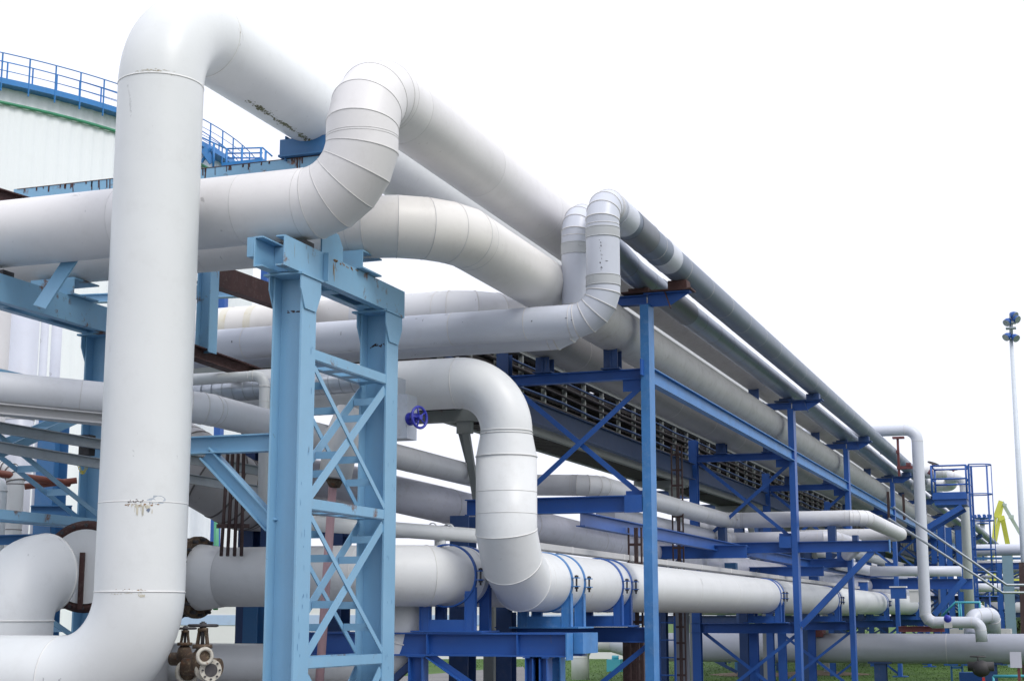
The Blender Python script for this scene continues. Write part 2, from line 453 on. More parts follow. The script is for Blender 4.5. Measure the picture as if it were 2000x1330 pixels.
# dirt under the top run of A is modelled as dried moss patches
def swap_beyond(o, y0, mat):  # gives the faces farther than y0 another material
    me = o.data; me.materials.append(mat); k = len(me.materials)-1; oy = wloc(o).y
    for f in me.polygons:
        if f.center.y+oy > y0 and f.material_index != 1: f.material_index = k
# ---- P: mitred clad pipe
PX, PY = -5.54, 11.5
pw = pipe('insulated_pipe', 'fat clad pipe with segmented double elbow climbing over the light blue tower', [(-15, PY, 5.21), (PX, PY, 5.21), (PX, PY, 6.25), (PX, 101, 6.25)], .312, [.52, .5], [-5, -4],
     [CLAD, SEAM], seams=[4.3, 5.75, 7.1, 8.35]+rng(10.9, 90, 1.9), lips=(.008, .003), n=56)
# ---- P2
pw2 = pipe('insulated_pipe', 'warm white clad pipe with segmented elbow just below the highest clad pipe', [(-15, 12.62, 5.27), (-5.3, 12.62, 5.27), (-5.3, 100, 5.26)], .293, [.82], [-5],
     [CLAD_C, SEAM], seams=[5.1, 7.3]+rng(13.0, 62, 3.4), lips=(.008, .003), n=56)
swap_beyond(pw[0], 17.4, DUSTY); swap_beyond(pw2[0], 16.9, DUSTY)  # both runs turn darker grey past these distances
# ---- R
rp, path, cum = pipe('insulated_pipe', 'pale clad pipe turning behind, yellow stains on its left part', [(at(290, 620, Y=16.5).x, 16.5, .5), (at(290, 620, Y=16.5).x, 16.5, 5.22), (-6.2, 16.5, 5.22), (-6.2, 102, 5.12)], .27, [.35, .7], [8, -4],
     [PALE, SEAM], seams=rng(12, 90, 2.6), lips=(.012, .005), n=40)
swap_beyond(rp, 17.6, UNDER)  # darker grey all round past this distance
# ---- Q1
QX, QY = -4.43, 15.0
qr = thing('insulated_pipe', 'narrow lilac grey pipe with grey bands, the nearer of the paired risers', 'pipe', (QX, QY, 4.5))
pipe('pipe_body', None, [(at(292, 680, Y=QY).x, QY, .5), (at(292, 680, Y=QY).x, QY, 4.725), (QX, QY, 4.725), (QX, QY, 5.98), (QX, 15.42, 5.98)], .176, [.25, .34, .26], [6, -5, -4], [LILAC_R, SEAM], seams=[5.4, 6.9, 7.9, 8.75], lips=(.01, .005), parent=qr)
pipe('pipe_run', None, [(QX, 15.42, 5.98), (QX, 100, 5.97)], .1765, [], [], [GREYPIPE, SEAM], seams=rng(.4, 55, 1.25), lips=(.01, .004), parent=qr)
band(qr, (QX, QY, 5.63), (0, 0, 1), .177, .10, GREYB)
for y in (15.62, 17.6): band(qr, (QX, y, 5.98), (0, 1, 0), .177, .44, LILAC_R)
band(qr, (QX, 16.35, 5.98), (0, 1, 0), .177, .7, GREYPIPE_D)
for k, z in ((0, 5.085),):
    band(qr, (QX, QY, 5.12), (0, 0, 1), .177, .10, GREYB)
rs = random.Random(12); qo = V((QX, QY, 0)); fq = math.radians(-73); mb = MB()
for k in range(16): patch(mb, qo, 'Z', .1765, fq-.12+rs.gauss(0, .06)+.002*k, 5.52-.012*k-.0015*k*k*.4+rs.gauss(0, .012), rs.uniform(.002, .008), rs.uniform(.003, .011), 7, rs)
for z_, a_ in ((5.30, .2), (5.23, -.1), (5.16, -.12)): patch(mb, qo, 'Z', .1765, fq+a_, z_, .02, .005, 8, rs)
o = build('scuff', mb, CABLE, qr); o['kind'] = 'stuff'
mb = MB()
for px_q, py_q, w_, h_q in ((668, 652, .006, .03), (700, 640, .02, .006), (812, 622, .02, .005), (826, 626, .004, .03), (868, 613, .03, .006), (455, 668, .012, .02), (1040, 628, .012, .012), (1108, 622, .02, .008), (1118, 626, .015, .006), (905, 630, .01, .004)):
    x_ = at(px_q, py_q, Y=QY-.15).x; zq = at(px_q, py_q, Y=QY-.15).z; sq = max(-.98, min(.98, (zq-4.725)/.176)); qa = math.pi-math.asin(sq); b = len(mb.v)
    for j in range(7):
        a_ = 2*math.pi*j/7; q_ = rs.uniform(.5, 1); aa = qa+math.sin(a_)*h_q*q_/.176; mb.v.append(V((x_+math.cos(a_)*w_*q_, QY+.1775*math.cos(aa), 4.725+.1775*math.sin(aa))))
    mb.face(range(b, b+7))
o = build('scuff', mb, GREYPIPE_D, qr); o['kind'] = 'stuff'
# ---- Q2
Q2X, Q2Y = -4.89, 15.55
q2 = thing('insulated_pipe', 'narrow lilac grey pipe with grey bands, standing behind its nearer twin riser', 'pipe', (Q2X, Q2Y, 4.5))
pipe('pipe_body', None, [(at(270, 680, Y=Q2Y).x, Q2Y, .5), (at(270, 680, Y=Q2Y).x, Q2Y, 4.70), (Q2X, Q2Y, 4.70), (Q2X, Q2Y, 6.01), (Q2X, 16.1, 6.01)], .165, [.25, .30, .25], [6, -4, -4], [LILAC_R, SEAM], seams=[6, 7.5], lips=(.01, .005), parent=q2)
pipe('pipe_run', None, [(Q2X, 16.1, 6.01), (-4.93, 18.0, 5.90), (-4.93, 99, 5.93)], .1655, [2.0], [3], [QTWO, SEAM_D], seams=rng(.6, 60, .95), lips=(.012, .003), elips=False, parent=q2)
band(q2, (Q2X, Q2Y, 5.62), (0, 0, 1), .166, .12, GREYB)
band(q2, (-4.93, 20.0, 5.902), (0, 1, 0), .168, 1.6, GREYPIPE_D)
# ---- S with reducer
SX, SY, SZ = -5.39, 14.7, 2.06
sr = thing('steel_pipe', 'white S shaped pipe dropping into the strapped pipe at the rack foot', 'pipe', (SX, SY, 1.7))
pipe('upper_elbow', None, [(at(300, 800, Y=SY).x, SY, .5), (at(300, 800, Y=SY).x, SY, 4.09), (SX, SY, 4.09), (SX, SY, 3.53)], .266, [.35, .53], [8, 16], [WHITE_B, SEAM_W], seams=[5.5], lips=(.01, .005), n=52, parent=sr)
mb = MB(); mb.tube([(SX, SY, 3.53), (SX, SY, 3.30)], [.268, .312], 52, False, 0, True)
mb.lip((SX, SY, 3.30), (0, 0, 1), (0, 0, 1), .312, .012, .006, 52, 1); mb.lip((SX, SY, 3.53), (0, 0, 1), (0, 0, 1), .268, .012, .006, 52, 1)
build('reducer', mb, [WHITE_B, SEAM_W], sr)
pipe('pipe_body', None, [(SX, SY, 3.30), (SX, SY, SZ), (SX, 96, SZ+.02)], .312, [.66], [-3], [WHITE_B, SEAM_W], seams=[.36]+rng(3.0, 50, 2.7), lips=(.010, .0035), n=52, parent=sr)
# ---- M
MX, MY, MZ = -6.06, 14.5, 2.11
mr = thing('steel_pipe', 'white pipe from the rusty flange that curves away behind the S shaped pipe', 'pipe', (-8.8, MY, 1.8))
pipe('pipe_body', None, [(-8.62, MY, MZ), (MX, MY, MZ), (MX, 96, MZ+.02)], .312, [.85], [-3], [WHITE_B, SEAM_W], seams=[.01, 2.9, 5.6, 8.4], lips=(.01, .004), n=52, parent=mr)
mb = MB(); mb.tube([(-8.80, MY, MZ), (-8.50, MY, MZ)], [.352, .3135], 48, False, 0, True); build('reducer', mb, WHITE_B, mr)
mb = MB(); mb.disc((-8.84, MY, MZ), (1, 0, 0), .435, .05, 48, 1); mb.disc((-9.12, MY, MZ), (1, 0, 0), .45, .07, 48)
for k in range(16):
    q = 2*math.pi*k/16; p = V((-8.84, MY+  .40*math.cos(q), MZ+.40*math.sin(q)))
    mb.tube([p-V((.36, 0, 0)), p+V((.08, 0, 0))], .018, 6, True, 0, False)
build('flange', mb, [DARK, RUSTV], mr)
mb = MB(); mb.tube([(-9.2, MY, MZ), (-11.8, MY, MZ)], .33, 40); build('valve_body', mb, FLANGE, mr)
mb = MB()
mb.bar((-7.2, MY, 2.43), (-6.9, MY, 2.43), .08, .03); 
t0 = at(1060, 1066, X=-5.8); mb = MB()
mb.prism([(-.10, -.05), (.10, -.05), (.10, .02), (-.10, .02)], (-5.8, t0.y-.4, t0.z), (-5.8, 64, t0.z))
y = t0.y+.8
while y < 60: mb.prism([(-.104, -.054), (.104, -.054), (.104, .024), (-.104, .024)], (-5.8, y, t0.z), (-5.8, y+.05, t0.z), mi=1); y += 2.3
build('cable_trough', mb, [MIDGREY, SEAM], None, 'long pale sheet trough running just above the strapped pipe', 'cable trough')
# ---- big elbow and blind flange at lower left
e0 = at(20, 1240, d=13.6)
er = thing('steel_pipe', 'short fat white elbow standing at the lower left edge', 'pipe', (e0.x, e0.y, .4))
pipe('pipe_body', None, [(e0.x, e0.y, .2), (e0.x, e0.y, 2.07), (e0.x+.02, e0.y+.44, 2.08)], .365, [.42], [12], [WHITE_B, SEAM_W], seams=[.9], n=48, parent=er)
fc = at(168, 1106, d=14.6)
fr = thing('flanged_cover', 'round white cover plate in a bolted rusty ring behind the tall pipe', 'flange', fc-V((0, 0, .5)))
fax = V((.30, -.95, 0)).normalized()
mb = MB(); mb.torus(fc, fax, .385, .05, 48, 4); mb.disc(fc+fax*-.03, fax, .43, .05, 48)
for k in range(20):
    q = 2*math.pi*k/20; u = V((0, 0, 1)); w = fax.cross(u)
    mb.disc(fc+fax*.05+(u*math.cos(q)+w*math.sin(q))*.39, fax, .017, .03, 6, 1)
build('ring', mb, [RUST, DARK], fr)
mb = MB(); mb.disc(fc+fax*.012, fax, .35, .05, 48); build('cover_plate', mb, WHITE_B, fr)
mb = MB(); w = fax.cross(V((0, 0, 1)))
mb.bar(fc+fax*.06+w*.02+V((0, 0, .13)), fc+fax*.06+w*.02-V((0, 0, .40)), .045, .03, fax); build('bar', mb, RUST, fr)
# ---- U zigzag
UZ = 3.5
u0 = at(100, 768, Y=11.55); u1 = at(398, 797, Y=12.3)
dirn = (u0-u1).normalized()
ux = u1.x
up_pts = [u1+dirn*7, u1, V((ux, 20.6, UZ+.04)), V((-6.22, 20.6, UZ)), V((-6.22, 29.2, UZ)), V((-3.62, 29.2, UZ)), V((-3.62, 35.6, UZ)), V((-6.0, 35.6, UZ)), V((-6.0, 98, UZ))]
pipe('insulated_pipe', 'pale grey expansion loop pipe zigzagging in and out of the rack', up_pts, .148, .34, [-3, -4, -4, -4, -4, -4, -4], [PALE, SEAM], seams=[4, 5.9]+rng(9.5, 50, 2.2), lips=(.01, .004), n=36)
pipe('insulated_pipe', 'second smaller grey loop pipe running just under the zigzag loop', [(-6.5, 22, 3.18), (-6.5, 30.3, 3.18), (-4.35, 30.3, 3.18), (-4.35, 33.6, 3.18), (-5.6, 39.5, 3.0), (-5.6, 97, 3.0)], .15, .3, [-3, -3, -3, -3], [LILAC, SEAM], lips=(.01, .004), seams=rng(3, 40, 2.4), n=30)
# channel under the left part of U
mb = MB()
a = u1+dirn*6.8-V((0, 0, .142)); b = u1+dirn*.25-V((0, 0, .142))
mb.prism([(-.11, -.10), (.11, -.10), (.11, -.085), (.012, -.085), (.012, -.012), (.09, -.012), (.09, 0), (-.09, 0), (-.09, -.012), (-.012, -.012), (-.012, -.085), (-.11, -.085)], a, b)
build('channel_rail', mb, MIDGREY, None, 'dusty grey steel channel under the left stretch of the loop pipe', 'steel channel')
# ---- T lower
pipe('steel_pipe', 'low white pipe passing behind the rusty valves and turning up beside the tower', [(-13, 15.0, 1.2), (-6.72, 15.0, 1.2), (-6.55, 15.0, 1.95)], .21, [.3], [10], [WHITE_B, SEAM_W], seams=[3.2], n=36)
# ---- W small
pipe('steel_pipe', 'thin white pipe with a small elbow dropping beside the light blue leg', [at(270, 750, Y=13.9), at(517, 733, Y=13.9), at(514, 1000, Y=13.9)], .056, [.12], [10], [WHITE, SEAM_W], seams=[1.35, 1.75], lips=(.012, .005), n=20)
# ---- V spiral duct
v0 = at(300, 776, Y=14.12); v1 = at(745, 742, Y=14.12)
vd = (v1-v0).normalized()
mb = MB(); mb.tube([v0-vd*.1, v1], .108, 32)
for k in range(23): mb.lip(v0+vd*(.02+.125*k), (vd+V((0, .0, .12))), vd, .108, .006, .003, 28, 1)
build('spiral_duct', mb, [GALV, GALV_M], None, 'shiny galvanised spiral wound duct behind the small white elbow', 'duct')
# ---- valve box with blue handwheel
bc = at(787, 812, Y=14.0)
vb = thing('valve', 'galvanised valve box with a blue handwheel beside the light blue tower', 'valve', bc-V((0, 0, .28)))
mb = MB(); mb.box(bc+V((-.22, -.12, -.24)), bc+V((.10, .12, .20))); mb.box(bc+V((-.22, -.10, .20)), bc+V((-.02, .10, .38)))
for k in range(5):
    mb.disc(bc+V((.01, -.122, -.2+.09*k)), (0, 1, 0), .006, .012, 6, 0); mb.disc(bc+V((.085, -.122, -.2+.09*k)), (0, 1, 0), .006, .012, 6, 0)
build('box_body', mb, GALV, vb)
hc = at(819, 815, Y=13.85); hax = V((.93, -.34, .05)).normalized()
mb = MB(); mb.torus(hc, hax, .105, .014, 32, 8)
u = V((0, 0, 1)); w = hax.cross(u)
for k in range(5):
    q = 2*math.pi*k/5+.3; mb.tube([hc, hc+(u*math.cos(q)+w*math.sin(q))*.105], .009, 6)
mb.disc(hc, hax, .024, .05, 12)
build('handwheel', mb, WHEELB, vb)
mb = MB(); mb.tube([hc-hax*.02, hc-hax*.15], .011, 8); build('stem', mb, RUSTV, vb)
mb = MB(); mb.disc(hc-hax*.125, hax, .065, .02, 20); mb.disc(hc-hax*.05, hax, .05, .015, 20)
for sg in (-1, 1): mb.bar(hc-hax*.125+u*sg*.052, hc-hax*.045+u*sg*.042, .03, .012, u)
build('yoke', mb, WHEELB, vb)
# ---- N streaky pipe behind
pipe('insulated_pipe', 'streaked lilac clad pipe lying behind the strapped pipes', [at(300, 915, d=20), at(640, 935, d=19.5), at(850, 982, d=20), at(1150, 1053, d=23.5), at(1370, 1100, d=30), at(1700, 1145, d=46), at(1900, 1175, d=72)], .235, .8, 5, [STREAK, SEAM], elips=False, seams=rng(2, 40, 2.1), n=32)
pipe('insulated_pipe', 'fat grey segmented elbow behind the four thin dark conduits', [at(300, 860, d=19), at(400, 925, d=18.2), at(470, 965, d=18.6), at(640, 985, d=21)], .43, [.5, .5], [-3, -2], [MIDGREY, SEAM_D], lips=(.02, .006), n=36)
# ---- O small white with tee
o0, o1 = at(560, 1018, d=15.6), at(960, 1048, d=17.6)
mb = MB(); mb.tube([o0, o1], .082, 24)
op = at(860, 1037, d=17.1); mb.tube([op, op-V((0, 0, .32))], .065, 20)
od = (o1-o0).normalized(); mb.lip(op+od*.12, od, od, .082, .03, .012, 24); mb.lip(op-od*.12, od, od, .082, .012, .006, 24)
build('steel_pipe', mb, WHITE, None, 'slim white pipe with a tee just above the big white pipe behind the tower', 'pipe')
# ---- pink riser inside tower
p0, p1 = at(650, 945, d=14.9), at(618, 1420, d=14.3)
mb = MB(); mb.tube([p0, p1], .042, 14)
rs_ = thing('riser_pipe', 'faded pink thin riser pipe with a cream cap seen through the tower bracing', 'pipe', (p1.x, p1.y, .3)); build('pipe_body', mb, PINK, rs_)
c0 = at(655, 880, d=14.95)
mb = MB(); mb.tube([c0+V((.08, .12, .42)), c0+V((.04, .05, .12)), c0-V((0, 0, .28))], [.12, .17, .16], 24); mb.tube([c0-V((0, 0, .28)), c0-V((0, 0, .36))], [.09, .05], 20, True, 1)
build('cap', mb, [CLAD_C, RUSTV], rs_)

# ------------------------------------------------------------------ moss patches under A (stains with their own shape)
mb = MB()
for k in range(620):
    y = 12.05+1.45*random.random(); q = math.radians(-78-6*random.random()-(y-12)*4+random.gauss(0, 2.2))
    g = abs(((y-12.05) % .5)-.25)
    if random.random() < g*3.6: continue
    c = V((AX+.3585*math.cos(q), y, 6.79+.3585*math.sin(q))); t = V((-math.sin(q), 0, math.cos(q))); s_ = .003+.008*random.random()**2
    nr = V((math.cos(q), 0, math.sin(q)))
    b = len(mb.v); m = 6
    for j in range(m):
        a = 2*math.pi*j/m; rr = s_*(.6+.7*random.random()); mb.v.append(c+t*math.cos(a)*rr+V((0, 1, 0))*math.sin(a)*rr*1.9)
    mb.v.append(c+nr*.003)
    for j in range(m): mb.face((b+j, b+(j+1) % m, b+m))
MOSS = paint('dried_moss', (.17, .18, .11), rough=.95, var=.4, vscale=20, speck=0)
build('moss', mb, MOSS, ar, kind='stuff')

# ------------------------------------------------------------------ light blue towers
TX0 = -6.0; HB = .28; FB = .26
zt = at(553, 456, X=TX0).z; zb = at(556, 517, X=TX0).z
zs = [at(608, 697, X=TX0).z, at(603, 990, X=TX0).z, at(597, 1302, X=TX0).z, -.3]
zc = at(440, 868, Y=11.48).z
def poly_plate(pts, x0, x1):
    mb = MB(); n = len(pts)
    for xx in (x0, x1):
        for yy, zz in pts: mb.v.append(V((xx, yy, zz)))
    for i in range(n): j = (i+1) % n; mb.face((i, j, n+j, n+i))
    mb.face(list(range(n-1, -1, -1))); mb.face([n+i for i in range(n)]); return mb
def tower(TX, L1, L2, dz, label):
    zt_, zb_ = zt+dz, zb+dz; zm = (zt_+zb_)/2; zh = zt_-zb_
    tw = thing('support_tower', label, 'steel tower', (TX-.14, (L1+L2)/2, 0), 'light blue support towers')
    for yc in (L1, L2):
        mb = MB(); mb.ibeam((TX-HB/2, yc, 0), (TX-HB/2, yc, zb_-.02), HB, FB, .018, .012, up=(1, 0, 0)); lg = build('leg', mb, LBLUE, tw)
        mb = MB(); mb.box((TX-HB-.06, yc-FB/2-.07, zb_-.02), (TX+.03, yc+FB/2+.07, zb_-.002)); build('cap_plate', mb, LBLUE_R, lg)
        w1 = FB/2+.055; w2 = FB/2-.03
        P_ = [(yc-w2, zb_-.30), (yc+w2, zb_-.30), (yc+w1, zb_-.14), (yc+w1, zb_-.022), (yc-w1, zb_-.022), (yc-w1, zb_-.14)]
        for xo in (TX+.003, TX-HB-.015): build('haunch', poly_plate(P_, xo, xo+.012), LBLUE, lg)
    y0, y1 = L1-.46, L2+.27
    mb = MB(); mb.chan((TX, y0, zm), (TX, y1, zm), zh, .085, .012, flip=-1); build('cap_beam', mb, LBLUE_R, tw)
    mb = MB(); mb.chan((TX-HB, y0-.02, zm), (TX-HB, y1, zm), zh, .085, .012, flip=1); build('cap_beam', mb, LBLUE, tw)
    for y in (L1+.57, L1+1.27): mb = MB(); mb.box((TX-HB+.09, y, zb_-.006), (TX-.09, y+.16, zb_+.006)); build('batten', mb, LBLUE_R, tw)
    for y in (L1-.15, L1+.14, L2-.15, L2+.13): mb = MB(); mb.box((TX-HB+.014, y, zb_+.02), (TX-.014, y+.01, zt_-.02)); build('batten', mb, LBLUE, tw)
    mb = MB(); mb.box((TX+.002, L1+.24, zb_+.002), (TX+.05, L1+.254, zt_-.002)); build('stiffener', mb, LBLUE, tw)
    mb = poly_plate([(L1+.28, zt_), (L1+.69, zt_), (L1+.69, zt_+.15), (L1+.60, zt_+.25), (L1+.28, zt_+.25)], TX-.05, TX-.035); build('saddle_plate', mb, LBLUE, tw)
    mb = MB(); mb.chan((TX-.45, 12.38, zt_+.09), (TX+.06, 12.38, zt_+.09), .17, .42, .014, flip=-1); build('support_box', mb, LBLUE_R, tw)
    mb = MB(); mb.chan((TX-.46, L1-.28, zt_-.03), (TX-.40, L1-.28, zt_-.03), .17, .42, .014, flip=-1); build('support_box', mb, LBLUE, tw)
    mb = MB(); mb.box((TX-.32, 11.42, zt_+.003), (TX-.02, 11.58, zt_+.05)); build('shoe', mb, DARK, tw)
    mb = MB(); mb.box((TX-.30, 12.5, zt_+.18), (TX-.02, 12.72, zt_+.22)); build('shoe', mb, DARK, tw)
    ya, yb = L1+FB/2, L2-FB/2
    for z in zs[:3]:
        z += dz
        for xo, fl in ((TX-.004, 1), (TX-HB+.004, -1)):
            mb = MB(); xb = xo-.004*fl
            mb.prism([(-.004, 0), (.004, 0), (.004, .085), (-.004, .085)], (xb, ya, z-.01), (xb, yb, z-.01)); st = build('strut', mb, LBLUE_R, tw)
            mb = MB(); mb.box((xb-(.07 if fl > 0 else -.005), ya, z-.018), (xb+(-.005 if fl > 0 else .07), yb, z-.0105)); build('strut_flange', mb, LBLUE, st)
        for k in range(4):
            y = ya+(yb-ya)*(.14+.24*k); mb = MB(); mb.box((TX-HB+.08, y, z-.017), (TX-.08, y+.15, z-.011)); build('batten', mb, LBLUE, tw)
    def laced(p, q, flat, o):
        for xo in (TX-.006-o, TX-HB+.006+o):
            mb = MB(); mb.bar(V((xo, *p)), V((xo, *q)), .010, flat); br = build('brace', mb, LBLUE, tw)
        d = V((0, q[0]-p[0], q[1]-p[1]))
        for f in (.12, .29, .64, .81):
            c = V((0, *p))+d*f; mb = MB(); mb.box((TX-HB+.02+o, c.y-.004, c.z-.032), (TX-.012-o, c.y+.004, c.z+.032)); build('batten', mb, LBLUE, br)
    for k in range(3):
        hi, lo = zs[k]-.05+dz, zs[k+1]+.1+dz
        laced((ya, hi-.03), (yb, lo), .05, 0); laced((yb, hi-.02), (ya, lo), .085, .012)
    return tw
tw = tower(TX0, 11.48, 13.2, 0, 'light blue braced steel tower on two legs, in full view under the elbow pipes')
mb = MB(); mb.ibeam((-7.6, 11.48, zc), (TX0-HB, 11.48, zc), .15, .12); build('bracket_beam', mb, LBLUE, tw)
mb = MB(); mb.ibeam((-6.95, 11.48, zc-.07), (TX0-HB-.01, 11.48, zc-.70), .13, .11); build('knee_brace', mb, LBLUE, tw)
def flakes(mk, pts, mat=RUST, seed=1, name='rust_patch', par=None):
    rr = random.Random(seed); mb = MB()
    for (u, v, w, h) in pts:
        b = len(mb.v); m = 9
        for j in range(m):
            a = 2*math.pi*j/m; q = rr.uniform(.5, 1); mb.v.append(mk(u+math.cos(a)*w*q, v+math.sin(a)*h*q))
        mb.face(range(b, b+m))
    o = build(name, mb, mat, par); o['kind'] = 'stuff'
rr_ = random.Random(9)
for yc, zz, n in ((11.48, zb-.305, 9), (13.2, zb-.315, 22)):
    flakes(lambda u, v: V((u, yc-.0072, v)), [(TX0-HB+.03+(HB-.06)*rr_.random()**.6, zz+rr_.gauss(0, .008), rr_.uniform(.006, .022), rr_.uniform(.003, .014)) for _ in range(n)], RUST, 3, 'rust_patch', tw)
flakes(lambda u, v: V((TX0-.02+.0005, u, v)) if 0 else V((u, 11.4728, v)), [(TX0-.05, zb-.30, .03, .035)], RUST, 5, 'rust_patch', tw)
y_a, y_b = at(650, 520, X=TX0).y, at(688, 530, X=TX0).y
STAIN2 = paint('rust_wash', (.34, .33, .27), rough=.7, var=.4, vscale=16, speck=0)
flakes(lambda u, v: V((TX0+.0015, u, v)), [(y_a+(y_b-y_a)*rr_.random(), zt-.012-.02*rr_.random(), .02, .008) for _ in range(22)]+[(y_a+.01, zt-.10, .008, .09), (y_a+.05, zt-.06, .006, .05), (y_b+.1, zt-.015, .05, .008), (y_b+.25, zt-.03, .01, .03)], STAIN, 6, 'rust_patch', tw)
flakes(lambda u, v: V((TX0+.0015, u, v)), [(at(575, 500, X=TX0).y, zt-.1, .004, .1), (y_a+.03, zt-.13, .012, .11), (12.9, zb+.06, .012, .02)], STAIN2, 7, 'rust_patch', tw)
flakes(lambda u, v: V((TX0+.0015, u, v)), [(11.40+.16*rr_.random(), rr_.uniform(.6, 4.0), rr_.uniform(.002, .005), rr_.uniform(.01, .05)) for _ in range(26)]+[(13.12+.16*rr_.random(), rr_.uniform(.8, 4.0), rr_.uniform(.002, .005), rr_.uniform(.01, .04)) for _ in range(16)], MBLUE, 8, 'paint_chip', tw)
tower(-9.12, 10.2, 13.22, -.02, 'light blue braced steel tower mostly hidden at the left edge')

# diagonal plate at the left tower
mb = MB(); mb.bar(at(78, 600, d=14.0), at(140, 505, d=14.2), .02, .16, (1, 0, 0)); build('steel_flat', mb, LBLUE, None, 'slanting blue flat bar between the left tower beam and the clad pipe above', 'steel bar')
# gantry beam with rust streaks behind P, carrying the tall pipe
gx0, gx1 = at(33, 385, Y=13.45).x, -6.25
gz = at(578, 312, Y=13.45).z
ga = thing('pipe_gantry', 'light blue gantry beam with rust streaks and stub carrying the tall pipe run', 'gantry', (-8.2, 13.5, 0))
mb = MB(); mb.bar((gx0, 13.5, gz-.12), (gx1, 13.5, gz-.12), .22, .24); build('beam', mb, LBLUE_R, ga)
mb = MB(); mb.ibeam((-7.05, 13.5, gz), (-7.05, 13.5, gz+.16), .20, .2, up=(0, 1, 0)); mb.box((-7.36, 13.32, gz+.004), (-6.74, 13.68, gz+.026)); mb.bar((-7.36, 13.36, gz+.11), (-6.74, 13.36, gz+.11), .014, .17); mb.bar((-7.30, 13.36, gz+.10), (-7.30, 13.64, gz+.10), .014, .26)
build('pipe_shoe', mb, MBLUE, ga)
px_ = at(405, 600, Y=13.5).x
mb = MB(); mb.ibeam((px_, 13.5, at(405, 690, Y=13.5).z), (px_, 13.5, gz-.24), .16, .16, up=(1, 0, 0)); build('post', mb, LBLUE_R, ga)
mb = MB(); mb.box((px_-.55, 13.42, 4.98), (px_-.085, 13.56, 5.05)); build('bracket', mb, LBLUE, ga)
# streak of rust runs on gantry top
mb = MB()
for k in range(60):
    x = gx0+.1+(gx1-gx0-.3)*random.random(); h = .02+.09*random.random()**2; w = .006+.012*random.random()
    mb.bar((x, 13.3885, gz-.002), (x+random.gauss(0, .004), 13.3885, gz-h-.01), w, .003, (0, 1, 0))
mb.box((gx0+.05, 13.386, gz-.008), (gx1, 13.3895, gz-.001)); ro = build('rust_runs', mb, RUST, ga); ro['kind'] = 'stuff'
# brown beams (rust primer) running away
mb = MB(); mb.chan(at(400, 528, d=16.0), at(620, 605, d=18.6), .24, .14, .014, flip=-1); build('steel_beam', mb, RUST, None, 'rust brown channel beam slanting away between tower and clad pipes', 'steel beam')
mb = MB(); a = at(-40, 372, d=15.5); b = at(60, 402, d=16.5); mb.ibeam(a, b, .14, .12); build('steel_beam', mb, RUST, None, 'rust brown beam end at the far left edge below the tank', 'steel beam')
mb = MB(); a = at(330, 672, d=15.0); b = at(560, 752, d=17.8); mb.ibeam(a, b, .13, .14); build('steel_beam', mb, RUST, None, 'dark brown beam under the pair of clad pipes right of the tall pipe', 'steel beam')
mb = MB(); a = at(450, 722, Y=15.9); mb.box((-9.6, 15.9, a.z), (-7.0, 17.9, a.z+.10)); mb.ibeam((-9.6, 15.85, a.z+.10), (-7.0, 15.85, a.z+.10), .16, .08); build('steel_deck', mb, BROWNP, None, 'dark brown steel deck under the lilac pipe behind the tower', 'deck')
mb = MB(); mb.chan(at(340, 730, Y=14.9), at(452, 720, Y=14.9), .08, .05, .006, flip=-1); build('channel_rail', mb, TRAYW, None, 'pale green grey channel end above the thin white pipe', 'steel channel')
mb = MB(); mb.ibeam(at(150, 585, Y=17.6), at(560, 568, Y=17.6), .12, .12); build('steel_beam', mb, LBLUE, None, 'light blue beam above the yellow stained pipe', 'steel beam')
# yellow stains on R: dried runs
for xx, al in ((433, 1), (482, .8)):
    c = at(xx, 612, Y=16.24); mb = MB()
    mb.tube([V((c.x-.05, 16.5, 5.22)), V((c.x+.05, 16.5, 5.22))], .2735, 40, False)
    build('stain', mb, YELLOWED, rp)
mb = MB(); mb.tube([V((at(380, 612, Y=16.5).x, 16.5, 5.22)), V((at(560, 612, Y=16.5).x, 16.5, 5.22))], .2718, 40, False); build('sleeve', mb, CLAD_C, rp)
mb = MB(); mb.tube([V((at(610, 612, Y=16.5).x, 16.5, 5.22)), V((at(700, 612, Y=16.5).x, 16.5, 5.22))], .2718, 40, False); build('sleeve', mb, CLAD_C, rp)

# ------------------------------------------------------------------ left background cluster
def vpipe(x, y0, y1, d, r, label, mat=WHITE_B, seams=(.9, 2.4)):
    if mat is WHITE_B or mat is WHITE: mat = LILAC_R
    a = at(x, y0, d=d); z1 = at(x, y1, d=d).z
    mb = MB(); mb.tube([(a.x, a.y, max(z1, 0)), (a.x, a.y, a.z)], r, 32)
    for s in seams: mb.lip((a.x, a.y, max(z1, 0)+s), (0, 0, 1), (0, 0, 1), r, .014, .006, 32, 1)
    return build('steel_pipe', mb, [mat, SEAM_W], None, label, 'pipe')
vpipe(2, 560, 1500, 20, .15, 'grey vertical pipe cut by the left edge of the view', MIDGREY)
vpipe(50, 570, 1500, 21, .21, 'fat white vertical pipe with rusty weld behind the left tower', WHITE_B, (3.4, 4.3))
vpipe(90, 600, 1500, 19.4, .05, 'slim white vertical pipe between two fatter ones at left', WHITE)
vpipe(112, 630, 1500, 22, .075, 'medium white vertical pipe left of the dark blue column', WHITE_B)
a = at(32, 912, d=17)
pipe('steel_pipe', 'white pipe elbow at left under the orange pipe', [(a.x-1.6, a.y, a.z-.02), (a.x, a.y, a.z-.02), (a.x, a.y, 0)], .095, [.17], [-4], [WHITE_B, SEAM_D], seams=[2.2], lips=(.014, .006), n=26)
a = at(4, 940, d=16.2)
pipe('steel_pipe', 'thin white bent pipe in the lower left corner behind the braces', [(a.x-1, a.y, a.z), (a.x, a.y, a.z), (a.x, a.y, 0)], .06, [.1], [6], [WHITE, SEAM_W], n=18)
